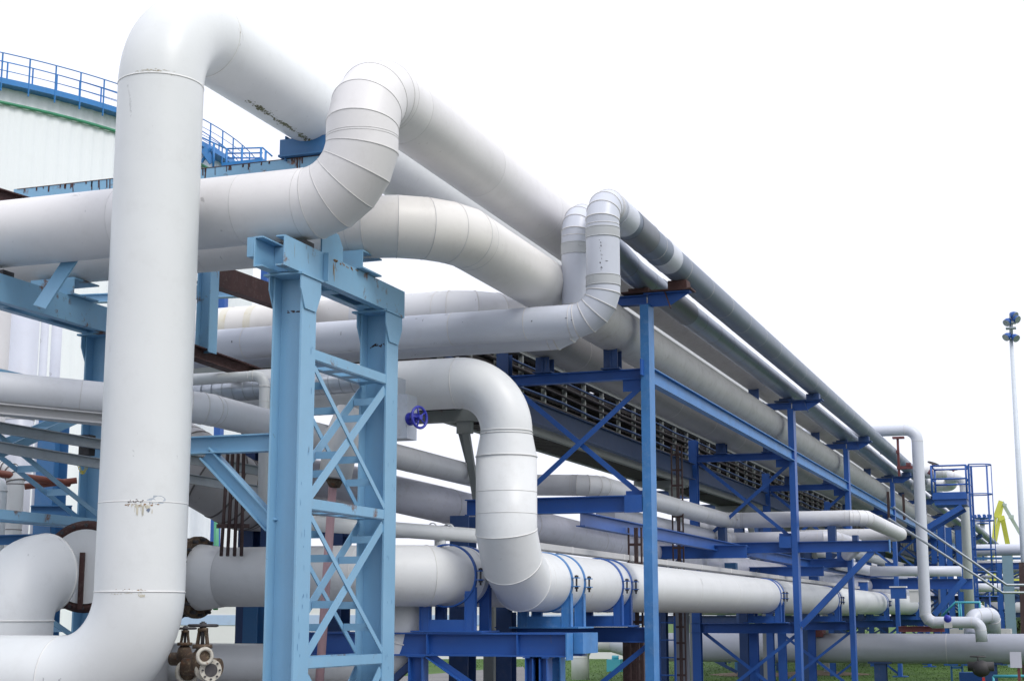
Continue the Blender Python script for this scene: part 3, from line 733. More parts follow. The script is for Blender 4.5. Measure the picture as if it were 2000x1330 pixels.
straight('steel_pipe', 'orange pipe crossing behind the left tower braces', 'pipe', at(-60, 916, d=16.6), at(136, 944, d=17.4), .04, ORANGE)
straight('steel_pipe', 'shorter orange pipe just below the first orange one', 'pipe', at(48, 950, d=17.2), at(150, 938, d=17.4), .035, ORANGE)
def hcol(x, d, w, y_top, label, mat=BLUE_D, ori=(1, 0, 0)):
    a = at(x, y_top, d=d); mb = MB(); mb.ibeam((a.x, a.y, 0), (a.x, a.y, a.z), w, w*.9, .016, .012, up=ori)
    return build('steel_column', mb, mat, None, label, 'steel column')
hcol(108, 19, .28, 790, 'navy steel column standing left of the far tower leg', MBLUE, (0, 1, 0))
hcol(545, 18.6, .30, 870, 'navy steel column half hidden by the light blue near leg', BLUE_D, (0, 1, 0))
hcol(495, 19.4, .22, 790, 'navy steel column right of the four dark conduits', BLUE_D, (0, 1, 0))
hcol(497, 17.8, .2, 1180, 'short navy steel post under the white pipe with the rusty flange', MBLUE, (0, 1, 0))
hcol(660, 18.2, .26, 1040, 'navy steel column seen through the lower tower bracing', BLUE_D, (0, 1, 0))
hcol(905, 17.9, .26, 1008, 'navy steel column between the slim tee pipe and the S shaped pipe', BLUE_D, (0, 1, 0))
hcol(990, 19.0, .2, 1195, 'navy steel post right of the frame under the strapped pipes', BLUE_D, (0, 1, 0))
mb = MB(); a = at(560, 1034, d=18.4); b = at(940, 1040, d=18.2); mb.ibeam(a, b, .15, .14); build('steel_beam', mb, BLUE_D, None, 'navy beam behind the slim tee pipe', 'steel beam')
mb = MB(); a = at(-20, 1055, d=15.6); b = at(72, 1052, d=15.8); mb.ibeam(a, b, .1, .1); build('steel_beam', mb, MBLUE, None, 'short blue beam above the fat white elbow at lower left', 'steel beam')
mb = MB(); a = at(60, 1000, d=18.4); b = at(140, 1000, d=18.6); mb.ibeam(a, b, .16, .1); build('steel_beam', mb, MBLUE, None, 'short blue beam right of the white elbow under the orange pipe', 'steel beam')
# galvanised rails
for yy, lb in ((846, 'upper of two galvanised rails passing behind the tall pipe'), (884, 'lower of two galvanised rails passing behind the tall pipe')):
    a = at(-60, yy-20, d=13.6); b = at(530, yy+78, d=17.4); mb = MB(); mb.chan(a, b, .10, .05, .008, flip=1); mb.chan(a-V((.0, 0, .0)), b, .05, .03, .01, flip=-1)
    build('channel_rail', mb, GALV_M, None, lb, 'steel rail', 'galvanised rails')
# detector box with yellow label and chain
a = at(170, 870, d=15.0); mb = MB(); mb.box(a+V((-.06, -.05, -.10)), a+V((.06, .05, .10)))
bx = build('junction_box', mb, DARK, None, 'black junction box with a yellow sticker on a blue column', 'electrical box')
mb = MB(); mb.box(a+V((-.02, -.054, -.01)), a+V((.03, -.051, .025))); build('sticker', mb, YEL, bx)
mb = MB()
for k in range(9):
    q = k/8; c = a+V((-.05+.1*q, -.05, -.20-.07*math.sin(math.pi*q))); mb.torus(c, (0, 1, 0) if k % 2 else (1, 0, 0), .014, .004, 8, 5)
build('chain', mb, YEL, bx)
# four dark conduits
mb_l = []
for k, xx in enumerate((438, 449, 461, 473)):
    a = at(xx+8-k*1.5, 865, d=16.6); b = at(xx-6+k*1.5, 1085, d=16.0); mb = MB(); mb.tube([a, V((b.x, b.y, b.z))], .019, 10)
    build('conduit', mb, BROWNP, None, ('leftmost', 'second from left', 'third from left', 'rightmost')[k]+' of four thin dark conduits between tall pipe and tower', 'conduit', 'thin dark conduits')
mb = MB(); mb.bar(at(424, 1027, d=16.1), at(486, 1027, d=16.3), .04, .045); build('steel_bar', mb, BROWNP, None, 'dark crossbar tying the four thin conduits', 'steel bar')
straight('drain_pipe', 'green drain pipe on the white building behind the conduits', 'pipe', at(423, 1000, d=55), at(421, 1190, d=55), .09, GREEN)

# ------------------------------------------------------------------ rusty valves
def valve(px, py, d, s, label):
    c = at(px, py, d=d); r = thing('gate_valve', label, 'valve', c-V((0, 0, .2*s)), 'rusty gate valves')
    mb = MB(); mb.tube([c+V((0, 0, -.10*s)), c+V((0, 0, .0)), c+V((0, 0, .10*s)), c+V((0, 0, .13*s))], [.05*s, .10*s, .075*s, .05*s], 16)
    mb.tube([c+V((-.17*s, 0, -.02*s)), c+V((.17*s, 0, -.02*s))], .075*s, 16)
    build('valve_body', mb, RUSTV, r)
    fx = V((.80, -.60, 0))
    mb = MB(); mb.disc(c+V((0, 0, .15*s)), (0, 0, 1), .085*s, .035*s, 16)
    for sg in (-1, 1): mb.bar(c+V((sg*.05*s, 0, .16*s)), c+V((sg*.03*s, 0, .29*s)), .02*s, .03*s, (0, 1, 0))
    mb.disc(c+V((0, 0, .29*s)), (0, 0, 1), .045*s, .03*s, 12); build('bonnet', mb, RUSTV, r)
    mb = MB(); mb.tube([c+V((0, 0, .12*s)), c+V((0, 0, .36*s))], .016*s, 10); build('stem', mb, DARK, r)
    hc = c+V((0, 0, .325*s)); mb = MB(); mb.torus(hc, (0, 0, 1), .115*s, .013*s, 24, 8); mb.disc(hc, (0, 0, 1), .03*s, .05*s, 10)
    for k in range(4):
        q = k*math.pi/2+.4; mb.tube([hc, hc+V((math.cos(q), math.sin(q), 0))*.13*s], .010*s, 6)
    build('handwheel', mb, DARK, r)
    return r, c
r, c = valve(394, 1297, 12.4, .95, 'larger rusty gate valve with open flanges beside the tall pipe foot')
fx = V((.75, -.66, 0)).normalized()
for pp, rr in ((at(411, 1308, d=12.25), .088),):
    mb = MB(); mb.tube([pp-fx*.16, pp], .055, 20); mb.disc(pp, fx, rr, .03, 28); mb.disc(pp-fx*.13, fx, rr, .03, 28)
    mb.disc(pp+fx*.012, fx, .052, .016, 24, 1)
    for k in range(8):
        q = 2*math.pi*k/8; u = V((0, 0, 1)); w = fx.cross(u); mb.disc(pp+fx*.02+(u*math.cos(q)+w*math.sin(q))*.07, fx, .008, .02, 6, 1)
    build('flange', mb, [FLANGE, DARK], r)
pp = at(400, 1281, d=12.2); mb = MB(); mb.torus(pp, fx, .058, .016, 28, 6); mb.disc(pp-fx*.02, fx, .05, .012, 20, 1); build('flange', mb, [FLANGE, RUSTV], r)
pp = at(367, 1312, d=12.5); mb = MB(); mb.torus(pp, fx, .085, .018, 28, 6); mb.torus(pp-fx*.035, fx, .085, .014, 28, 6); mb.disc(pp-fx*.02, fx, .08, .02, 24, 1); build('flange', mb, [FLANGE, RUSTV], r)
valve(360, 1283, 12.7, .72, 'smaller rusty valve tucked between the tall pipe and its larger mate')

# ------------------------------------------------------------------ dark blue frame under M and S (in front of rack)
ft = thing('pipe_support_frame', 'low dark blue beam frame under the straps of the two fat white pipes', 'steel frame', (-5.8, 14.9, 0))
FZ = at(900, 1235, Y=14.75).z; FZ2 = at(900, 1281, Y=14.75).z
fx1 = at(1106, 1250, Y=14.75).x
mb = MB(); mb.ibeam((-7.7, 14.82, (FZ+FZ2)/2), (fx1, 14.82, (FZ+FZ2)/2), FZ-FZ2, .16, .016, .012); build('beam', mb, BLUE, ft)
mb = MB(); mb.ibeam((-7.7, 15.36, (FZ+FZ2)/2), (fx1, 15.36, (FZ+FZ2)/2), FZ-FZ2, .16, .016, .012); build('beam', mb, BLUE, ft)
mb = MB(); mb.box((fx1+.002, 14.72, FZ2-.03), (fx1+.016, 14.92, FZ)); build('end_plate', mb, BLUE_L, ft)
mb = MB(); mb.box((fx1+.002, 14.98, FZ2+.03), (fx1+.10, 15.5, FZ)); build('end_box', mb, BLUE_L, ft)
mb = MB()
for x in (-6.28, -5.3): mb.box((x, 14.742, FZ2+.018), (x+.012, 14.81, FZ-.018)); mb.box((x, 14.832, FZ2+.018), (x+.012, 14.9, FZ-.018))
build('stiffener', mb, BLUE, ft)
for x in (at(817, 1300, Y=14.82).x, at(1045, 1300, Y=14.82).x, at(1092, 1300, Y=15.36).x):
    y = 14.82 if x < -5.2 or True else 15.36
    mb = MB(); mb.ibeam((x, y, 0), (x, y, FZ2-.012), .16, .16, up=(1, 0, 0)); mb.box((x-.1, y-.09, FZ2-.012), (x+.1, y+.09, FZ2-.002)); build('post', mb, BLUE, ft)
mb = MB(); mb.ibeam((at(1085, 1300, Y=15.36).x, 15.36, 0), (at(1085, 1300, Y=15.36).x, 15.36, FZ2-.01), .16, .16, up=(1, 0, 0)); build('post', mb, BLUE_L, ft)
mb = MB(); mb.angle((at(838, 1284, Y=14.82).x, 14.80, FZ2-.02), (at(960, 1370, Y=14.82).x, 14.80, FZ2-.45), .07, .01); build('brace', mb, BLUE, ft)
mb = MB(); mb.angle((at(805, 1300, Y=14.82).x, 14.84, FZ2-.1), (at(740, 1345, Y=14.82).x, 14.84, FZ2-.42), .07, .01); build('brace', mb, BLUE_D, ft)

# ------------------------------------------------------------------ strap saddles
def saddle(cx, y, cz, r, zbeam, label, dy=.42, mat=BLUE, wide=.30):
    root = thing('pipe_saddle', label, 'pipe clamp', (cx, y, zbeam), 'blue strap saddles under the fat white pipes')
    for k, yy in enumerate((y-dy/2, y+dy/2)):
        mb = MB(); mb.tube([(cx, yy-.022, cz), (cx, yy+.022, cz)], r+.012, 44, False)
        mb.lip((cx, yy-.022, cz), (0, 1, 0), (0, 1, 0), r, .004, .012, 44); mb.lip((cx, yy+.022, cz), (0, 1, 0), (0, 1, 0), r, .004, .012, 44)
        st = build('strap', mb, mat, root)
        mb = MB()
        for sg in (1, -1):
            for zo in (-.045, .045): mb.box((cx+sg*(r+.005), yy-.03, cz+zo-.005), (cx+sg*(r+.085), yy+.03, cz+zo+.005))
            mb.tube([(cx+sg*(r+.052), yy, cz-.10), (cx+sg*(r+.052), yy, cz+.075)], .011, 8, True, 1)
            mb.disc((cx+sg*(r+.052), yy, cz+.06), (0, 0, 1), .022, .02, 6, 1); mb.disc((cx+sg*(r+.052), yy, cz-.06), (0, 0, 1), .022, .02, 6, 1)
        build('bolt_lug', mb, [mat, DARK], st)
    for yy in (y-dy/2, y+dy/2):
        for sg in (1, -1):
            mb = MB(); x = cx+sg*r*.80; zz = cz-math.sqrt(max(r*r-(r*.80)**2, .0001))
            mb.bar((x, yy, zbeam+.02), (x, yy, zz+.03), .11, .014, (0, 1, 0)); mb.bar((x+sg*.05, yy+.02, zbeam+.02), (x+sg*.05, yy+.02, zz+.07), .012, .07, (0, 1, 0))
            mb.bar((x-sg*.05, yy+.02, zbeam+.02), (x-sg*.05, yy+.02, zz-.0), .012, .07, (0, 1, 0))
            build('leg_plate', mb, mat, root)
    mb = MB(); mb.box((cx-r-.08, y-dy/2-.04, zbeam+.003), (cx+r+.08, y+dy/2+.06, zbeam+.02)); mb.box((cx-r*.86, y-dy/2-.01, zbeam+.02), (cx+r*.86, y-dy/2+.004, zbeam+.13)); build('base_plate', mb, mat, root)
    return root
saddle(MX, 14.98, MZ, .312, FZ, 'blue two strap saddle on the pipe behind, left of the S bend', .42)
saddle(SX, 16.12, SZ, .312, 1.57, 'bright blue two strap saddle just right of the S bend', .46, BLUE_L)
FR = [18.33, 28.84, 36.25, 45.86, 55.2, 64.0, 72.5, 82.0, 92.0]
names = ['nearest rack column', 'second rack column', 'third rack column', 'fourth rack column', 'fifth rack column', 'farthest rack columns']
for i, y in enumerate(FR[:5]):
    saddle(SX, y-.25, SZ+.008, .312, 1.575, 'dark blue two strap saddle beside the '+names[i], .34 if i else .40)

# ------------------------------------------------------------------ pipe rack
XF, XB = -4.85, -6.75
rk = thing('pipe_rack', 'long dark blue steel pipe rack running away to the right', 'pipe rack', ((XF+XB)/2, FR[0], 0))
LV1, LV2, LV3 = 4.665, 3.06, 1.50
def cbeam(p0, p1, h, b, name='beam', mat=BLUE, parent=rk):
    mb = MB(); mb.ibeam(p0, p1, h, b, .012, .009); return build(name, mb, mat, parent)
for i, y in enumerate(FR):
    ztop = 5.52
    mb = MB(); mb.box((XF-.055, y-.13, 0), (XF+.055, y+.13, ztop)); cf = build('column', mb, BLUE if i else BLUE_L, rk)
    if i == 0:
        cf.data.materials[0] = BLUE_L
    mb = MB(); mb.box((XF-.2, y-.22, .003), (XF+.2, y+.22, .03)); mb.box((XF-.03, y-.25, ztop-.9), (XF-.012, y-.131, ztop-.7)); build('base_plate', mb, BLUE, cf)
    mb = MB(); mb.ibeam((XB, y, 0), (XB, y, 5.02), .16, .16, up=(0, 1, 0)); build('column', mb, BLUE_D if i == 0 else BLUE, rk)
    # transverse levels
    cbeam((XB+.08, y, LV1), (XF-.06, y, LV1), .13, .12)
    if i == 0: cbeam((XB-.5, y-.02, LV2), (XF-.06, y-.02, LV2), .20, .16)
    elif i == 1: cbeam((XB-.1, y, LV2-.1), (-3.15, y, LV2-.1), .2, .14)
    else: cbeam((XB, y, LV2-.15), (XF-.06, y, LV2-.15), .2, .14)
    cbeam((XB-.1, y, LV3-.02), (XF-.06, y, LV3-.02), .18, .16)
    mb = MB(); mb.box((XF-.28, y-.155, LV2-.115), (XF-.06, y-.143, LV2+.10)); build('gusset', mb, BLUE, rk)
    # top arm (tee)
    mb = MB(); mb.ibeam((-5.75, y, 5.60), (XF-.0, y, 5.60), .12, .12)
    P_ = [(XF+.02, 5.51), (XF+.30, 5.51), (-4.30, 5.655), (-4.30, 5.66), (XF+.02, 5.66)]
    b = len(mb.v)
    for yy in (y-.012, y+.012):
        for xx, zz in P_: mb.v.append(V((xx, yy, zz)))
    for k in range(5): j = (k+1) % 5; mb.face((b+k, b+j, b+5+j, b+5+k))
    mb.face([b+k for k in range(4, -1, -1)]); mb.face([b+5+k for k in range(5)])
    mb.box((XF-.02, y-.08, 5.662), (-4.28, y+.08, 5.676)); mb.box((XF-.06, y-.13, 5.522), (XF+.06, y+.13, 5.535))
    arm = build('top_arm', mb, BLUE, rk)
    mb = MB(); mb.box((-5.15, y-.12, 5.68), (-4.25, y+.14, 5.70)); mb.bar((-4.60, y-.06, 5.69), (-4.52, y-.09, 5.46), .05, .012, (1, 0, 0)); mb.box((-4.55, y-.1, 5.70), (-4.31, y+.1, 5.805)); mb.box((-5.06, y-.1, 5.70), (-4.80, y+.1, 5.74))
    mb.box((-5.72, y-.1, 5.662), (-5.36, y+.1, 5.69)); mb.box((-5.55, y-.09, 5.69), (-5.53, y+.09, 5.95)); mb.box((-5.64, y-.09, 5.69), (-5.55, y-.075, 5.95)); mb.box((-5.53, y-.09, 5.69), (-5.44, y-.075, 5.95))
    build('arm_shoe', mb, RUST if i == 0 else BLUE_D, arm)
    # X bracing between level 1 and 2
    zt_, zl_ = LV1-.1, LV2+.02
    for (xa, za, xb_, zb_, o) in ((XF-.06, zt_, XB+.08, zl_, -.03), (XB+.08, zt_, XF-.06, zl_, .03)):
        mb = MB(); mb.angle((xa, y+o, za), (xb_, y+o, zb_), .065, .008, up=(0, 1, 0)); build('brace', mb, BLUE, rk)
    mb = MB(); mb.box((XF-.32, y-.006, zt_-.11), (XF-.056, y+.006, zt_+.05)); build('gusset', mb, BLUE, rk)
    mb = MB(); mb.box((XF-.30, y-.006, zl_-.02), (XF-.056, y+.006, zl_+.14)); build('gusset', mb, BLUE, rk)
    # X bracing below level 3
    for (xa, za, xb_, zb_, o) in ((XF-.06, 1.38, XB+.1, .05, -.035), (XB+.1, 1.38, XF-.06, .05, .035)):
        mb = MB(); mb.angle((xa, y+o, za), (xb_, y+o, zb_), .06, .008, up=(0, 1, 0)); build('brace', mb, BLUE, rk)
    # pipe shoes on level 1
    for xs_, hh in ((-5.3, .26), (-6.2, .17)):
        mb = MB(); mb.box((xs_-.12, y-.14, LV1+.07), (xs_+.12, y+.14, LV1+.084)); mb.box((xs_-.012, y-.12, LV1+.084), (xs_+.012, y+.12, LV1+.10+hh))
        for o in (-.1, .1): mb.box((xs_-.09, y+o-.006, LV1+.084), (xs_-.012, y+o+.006, LV1+.10+hh)); mb.box((xs_+.012, y+o-.006, LV1+.084), (xs_+.09, y+o+.006, LV1+.10+hh))
        build('pipe_shoe', mb, BLUE_D, rk)
for i in range(len(FR)-1):
    y0, y1 = FR[i]+.13, FR[i+1]-.13
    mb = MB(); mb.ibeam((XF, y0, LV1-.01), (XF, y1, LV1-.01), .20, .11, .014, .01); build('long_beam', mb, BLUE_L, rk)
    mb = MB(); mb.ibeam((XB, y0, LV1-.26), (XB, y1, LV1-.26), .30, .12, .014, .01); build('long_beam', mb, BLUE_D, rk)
    mb = MB(); mb.ibeam((-5.75, y0-.1, LV2-.17), (-5.75, y1, LV2-.17), .18, .12); build('long_beam', mb, BLUE, rk)
# cantilever brace at second frame
mb = MB(); mb.bar((XF+.06, FR[1], 1.52), (-3.45, FR[1], 2.87), .11, .11); build('brace', mb, BLUE, rk)
mb = MB(); mb.box((-3.15, FR[1]-.08, LV2-.22), (-3.135, FR[1]+.08, LV2+.01)); build('end_plate', mb, BLUE_L, rk)
for xa_, xb_, yo, hh in ((-6.29, -6.15, 0, .29), (-4.27, -4.13, .2, .29), (-3.8, -3.7, 0, .1)):
    mb = MB(); mb.box((xa_, FR[1]-.1+yo, LV2), (xb_, FR[1]+.1+yo, LV2+hh)); build('pipe_shoe', mb, BLUE_D, rk)
# stair-step lower transverse deck beams between frames 1 and 3
cbeam((-6.9, 26.0, 2.78), (-5.2, 26.0, 2.78), .22, .14); cbeam((-6.9, 32.5, 2.62), (-4.9, 32.5, 2.62), .2, .14)
for y, x in ((26.0, -6.7), (32.5, -6.6), (40.5, -6.6)):
    mb = MB(); mb.ibeam((x, y, 0), (x, y, 2.68), .18, .18, up=(0, 1, 0)); mb.bar((x+.05, y, 2.35), (x+.35, y, 2.66), .1, .08); build('column', mb, BLUE_D, rk)
rk2 = thing('pipe_rack', 'second darker blue pipe rack standing farther back behind the first', 'pipe rack', (-10, 50, 0))
for i, y in enumerate((44, 50, 56, 63, 70, 78, 87)):
    for x in (-9.0, -12.2):
        mb = MB(); mb.ibeam((x, y, 0), (x, y, 5.4), .26, .26, up=(0, 1, 0)); build('column', mb, BLUE_D, rk2)
    for z in (1.6, 2.7, 3.9, 5.2): cbeam((-12.05, y, z), (-9.15, y, z), .24, .18, 'beam', BLUE_D, rk2)
    for (xa, za, xb_, zb_, o) in ((-9.2, 3.8, -12.0, 2.8, -.05), (-12.0, 3.8, -9.2, 2.8, .05), (-9.2, 1.5, -12.0, .1, -.05), (-12.0, 1.5, -9.2, .1, .05)):
        mb = MB(); mb.angle((xa, y+o, za), (xb_, y+o, zb_), .09, .01, up=(0, 1, 0)); build('brace', mb, BLUE_D, rk2)
    if i < 6:
        y2 = (44, 50, 56, 63, 70, 78, 87)[i+1]
        for z in (2.7, 5.2):
            mb = MB(); mb.ibeam((-9.0, y+.14, z), (-9.0, y2-.14, z), .24, .16); build('long_beam', mb, BLUE_D, rk2)
for z, r, lb in ((3.1, .2, 'grey pipe on the middle deck of the rear rack'), (4.25, .26, 'thick grey pipe on the upper deck of the rear rack')):
    straight('steel_pipe', lb, 'pipe', V((-10.2, 43, z)), V((-10.2, 96, z)), r, LILAC, 20, 4)
straight('steel_pipe', 'white pipe on the lowest deck of the rear rack', 'pipe', V((-10.8, 43, 1.95)), V((-10.8, 96, 1.95)), .22, WHITE_B, 20, 4)
rk3 = thing('pipe_rack', 'blue cross rack beyond the drop pipe carrying the thin pipes to the right', 'pipe rack', (0, 58, 0))
for y in (58.0, 60.4):
    for k in range(9):
        x = -6.6+1.35*k+(.3 if y > 59 else 0); zt3 = 4.9 if k < 3 else 3.55
        mb = MB(); mb.ibeam((x, y, 0), (x, y, zt3), .2, .2, up=(0, 1, 0)); build('column', mb, BLUE if k % 2 else BLUE_D, rk3)
    for z in (1.75, 2.35, 2.85, 3.5):
        mb = MB(); mb.ibeam((-6.4, y+.12, z), (12, y+.12, z), .16, .14); build('beam', mb, BLUE_D if z < 2.8 else BLUE, rk3)
    for k in range(4):
        x = -6.6+1.35*k
        for (za, zb3) in ((1.85, 2.75), (2.95, 3.45), (2.75, 1.85)):
            mb = MB(); mb.angle((x+.1, y-.1, za), (x+1.25, y-.1, zb3), .07, .008, up=(0, 1, 0)); build('brace', mb, BLUE_D, rk3)
for k, (x, z0, z1, r) in enumerate(((-5.9, .3, 3.3, .05), (-5.2, .3, 2.9, .035), (-4.6, .2, 3.6, .06), (-3.5, .2, 2.6, .045), (-2.9, .2, 3.0, .03))):
    straight('conduit', ('first', 'second', 'third', 'fourth', 'fifth')[k]+' upright thin conduit from the left on the blue cross rack', 'conduit', V((x, 57.7, z0)), V((x, 57.7, z1)), r, (BROWNP, MASTG, GALV_M, BROWNP, BLUE)[k], 10)
# mid posts under rack
for y, x in ((22.0, -6.1), (33.0, -5.9), (29.2, -5.75), (36.6, -5.85)):
    mb = MB(); mb.ibeam((x, y, 0), (x, y, 1.42), .16, .16, up=(0, 1, 0)); build('post', mb, BLUE, rk)

# ------------------------------------------------------------------ cable bridge behind the rack
CX0, CX1 = -8.12, -7.5
cb = thing('cable_bridge', 'grey cable bridge with pale posts and dark tray floors behind the rack', 'cable bridge', (-7.9, 18.5, 0))
CZ0, CZ1 = 4.47, 5.55; Y0, Y1 = 17.6, 96.0
for x in (CX0, CX1):
    mb = MB(); mb.chan((x, Y0, CZ0), (x, Y1, CZ0), .21, .09, .01, flip=1 if x == CX1 else -1); build('bottom_chord', mb, TRAYW, cb)
    mb = MB(); mb.chan((x, Y0, CZ1), (x, Y1, CZ1), .14, .08, .01, flip=1 if x == CX1 else -1); build('top_chord', mb, TRAYW, cb)
k = 0; y = 17.9
while y < Y1:
    mb = MB()
    mb.bar((CX1+.03, y, CZ0+.1), (CX1+.03, y, CZ1-.07), .066, .05, (0, 1, 0)); build('post', mb, TRAYW, cb)
    if k % 2 == 0:
        mb = MB(); mb.bar((CX0-.03, y, CZ0+.1), (CX0-.03, y, CZ1-.07), .10, .05, (0, 1, 0)); build('post', mb, TRAYW, cb)
    y += 1.03; k += 1
for zi, z in enumerate((CZ0-.10, CZ0+.16, CZ0+.33, CZ0+.50, CZ0+.67, CZ0+.84, CZ0+.97)):
    mb = MB(); y = Y0
    while y < 50:
        if random.random() > .12:
            mb.box((CX0+.03, y, z), (CX1-.03, y+.13, z+.012))
        y += .2
    mb.box((CX0+.02, Y0, z+.0125), (CX0+.05, Y1, z+.07)); mb.box((CX1-.05, Y0, z+.0125), (CX1-.02, Y1, z+.07))
    mb.box((CX0+.03, 50, z), (CX1-.03, Y1, z+.012))
    tr = build('tray', mb, CABLE, cb)
    mb = MB()
    for j in range(6):
        x = CX0+.06+.09*j+random.uniform(-.02, .02)
        pts = [(x+random.uniform(-.02, .02), yy, z+.028+random.uniform(0, .03)) for yy in (Y0, 21, 26, 32, 40, 52, Y1)]
        if random.random() < .8: mb.tube(pts, random.uniform(.013, .028), 7)
    build('cables', mb, CABLE, tr)
rc = random.Random(31)
for k in range(7):
    z0 = CZ0+.16+.12*k; yy = Y0+.2; pts = []
    while yy < 70: pts.append((CX1+.075+rc.uniform(-.01, .01), yy, z0+rc.uniform(-.02, .02))); yy += rc.uniform(1.2, 2.4)
    mb = MB(); mb.tube(pts, rc.uniform(.012, .03), 7); build('cable', mb, CABLE if k % 3 else BLUE_D, cb)
for y in (18.6, 29.9, 37.4, 46.8):
    mb = MB(); mb.box((CX0-.1, y-.07, CZ0-.26), (CX1+.32, y+.07, CZ0-.108)); cbm = build('cross_beam', mb, TRAYW, cb)
    mb = MB()
    mb.bar((CX1+.1, y-.02, CZ0-.26), (CX1+.42, y+.04, 2.2), .09, .06, (0, 1, 0)); mb.bar((CX1+.0, y+.05, CZ0-.26), (CX1+.40, y+.5, 2.2), .09, .06, (0, 1, 0))
    mb.box((CX1+.0, y-.05, CZ0-.42), (CX1+.2, y+.05, CZ0-.26)); build('strut', mb, TRAYW, cb)
    mb = MB(); mb.bar((CX1+.40, y+.25, 0), (CX1+.40, y+.25, 2.2), .14, .3, (0, 1, 0)); build('leg', mb, TRAYW, cb)
def cable_ladder(x, y0, y1, d, label):
    a = at(x, y0, d=d); zt2 = a.z; zb2 = at(x, y1, d=d).z; mb = MB()
    for o in (-.09, 0, .03, .09): mb.bar((a.x+o, a.y, zb2), (a.x+o, a.y, zt2), .022, .03, (0, 1, 0))
    z = zb2+.1
    while z < zt2: mb.box((a.x-.09, a.y-.012, z), (a.x+.09, a.y+.012, z+.035)); z += .26
    build('cable_ladder', mb, BROWNP, None, label, 'cable ladder', 'dark upright cable ladders')
cable_ladder(1240, 1030, 1420, 21.0, 'dark upright cable ladder just left of the nearest rack column')
cable_ladder(1321, 870, 1420, 26.0, 'dark upright cable ladder just right of the nearest rack column')

# ------------------------------------------------------------------ small pipe loop below right of frame
# brown square leg behind nearest column, ladder
mb = MB(); a = at(1243, 1290, d=21); mb.box((a.x-.15, a.y-.15, 0), (a.x+.15, a.y+.15, 1.55)); build('steel_column', mb, BROWNP, None, 'dark brown square post left of the nearest rack column foot', 'steel column')
mb = MB(); a = at(1332, 1290, d=27)
mb.box((a.x-.12, a.y-.1, 0), (a.x+.12, a.y+.1, 1.9)); build('steel_column', mb, GREYPIPE_D, None, 'dark grey square post right of the nearest rack column foot', 'steel column')
mb = MB(); a = at(1304, 1290, d=25)
for o in (-.13, .13): mb.bar((a.x+o, a.y, 0), (a.x+o, a.y, 1.7), .03, .03, (0, 1, 0))
for k in range(6): mb.bar((a.x-.13, a.y, .2+.28*k), (a.x+.13, a.y, .2+.28*k), .02, .02)
build('ladder', mb, BLUE, None, 'short dark blue ladder between the posts right of the nearest column', 'ladder')

# ------------------------------------------------------------------ big cross pipe on the right
BY = 41.0
br = thing('steel_pipe', 'fat grey white pipe crossing low in front of the far rack', 'pipe', (-2, BY, .5))
BZ0 = at(1700, 1266, Y=BY).z
xc0, xc1, xe = at(1252, 1266, Y=BY).x, at(1196, 1266, Y=BY).x, at(1133, 1266, Y=BY).x
mb = MB(); mb.tube([(xc0, BY, BZ0), (xc1, BY, BZ0+.1)], [.375, .245], 36, False); build('reducer', mb, LILAC_R, br)
pipe('elbow', None, [(xc1, BY, BZ0+.1), (xe, BY, BZ0+.1), (xe, BY, 0)], .245, [.40], [12], [WHITE_B, SEAM_W], n=30, lips=(.02, .006), parent=br)
pipe('pipe_body', None, [(xc0, BY, BZ0), (14, BY, BZ0+.03)], .375, [], [], [CROSS, SEAM], seams=[8.0, 14, 20], n=40, parent=br)
mb = MB(); c = at(1592, 1266, Y=BY); mb.disc(c, (1, 0, 0), .42, .09, 36); build('flange', mb, MIDGREY, br)
mb = MB(); mb.box(c+V((-.25, -.3, .30)), c+V((.25, .3, .62))); build('coupling', mb, REDP, br)
for x in (1490, 1720, 1935):
    c = at(x, 1300, Y=BY); mb = MB(); mb.ibeam((c.x, BY, 0), (c.x, BY, BZ0-.34), .3, .3, up=(0, 1, 0)); mb.box((c.x-.3, BY-.2, BZ0-.37), (c.x+.3, BY+.2, BZ0-.33)); build('support', mb, BLUE_D, br)
# VR: white portal pipe
VX, VY = at(1798, 1000, Y=40.2).x, 40.2
vz = at(1760, 840, Y=VY).z; vb_ = at(1850, 1215, Y=VY).z
tx = at(1914, 1215, Y=VY).x
pipe('steel_pipe', 'slim white pipe coming over the grey pipes, dropping and running right at the far end', [(-9, VY, vz), (VX, VY, vz), (VX, VY, vb_), (tx, VY, vb_), (tx+.02, VY+.02, BZ0+.2)], .142, [.3, .26, .2], [8, -3, 6], [LILAC_R, SEAM], seams=[8.5, 13], lips=(.01, .004), n=28)
a = at(1935, 1225, Y=42.5); 
pipe('steel_pipe', 'short fat white bend rising behind the slim white pipe at the right', [at(1898, 1240, Y=41.6), at(1900, 1204, Y=41.8), at(1938, 1200, Y=42.2), at(1940, 1240, Y=42.6)], .20, [.2, .2], [8, 8], [LILAC_R, SEAM], n=26)
mb = MB(); c = at(1851, 1212, Y=39.9); mb.ball(c+V((0, 0, .05)), .095, 18, 10, 0, (1, .6, 1)); mb.box(c+V((-.09, -.05, -.17)), c+V((.10, .05, -.045)), 1)
build('gauge_head', mb, [WHEELB, CONC], None, 'round dark blue gauge head on a grey box in front of the slim white pipe', 'gauge')
mb = MB(); c0_, c1_ = at(1855, 1234, Y=44), at(1974, 1234, Y=44); mb.box((c0_.x, 44, c0_.z-.2), (c1_.x, 45, c0_.z+.09)); build('low_wall', mb, CONC, None, 'pale low wall top behind the fat cross pipe at the right', 'wall')
mb = MB(); mb.ibeam(at(1755, 1228, Y=41.2), at(1845, 1228, Y=41.2), .14, .14); build('steel_beam', mb, REDP, None, 'dull red short beam above the fat cross pipe', 'steel beam')
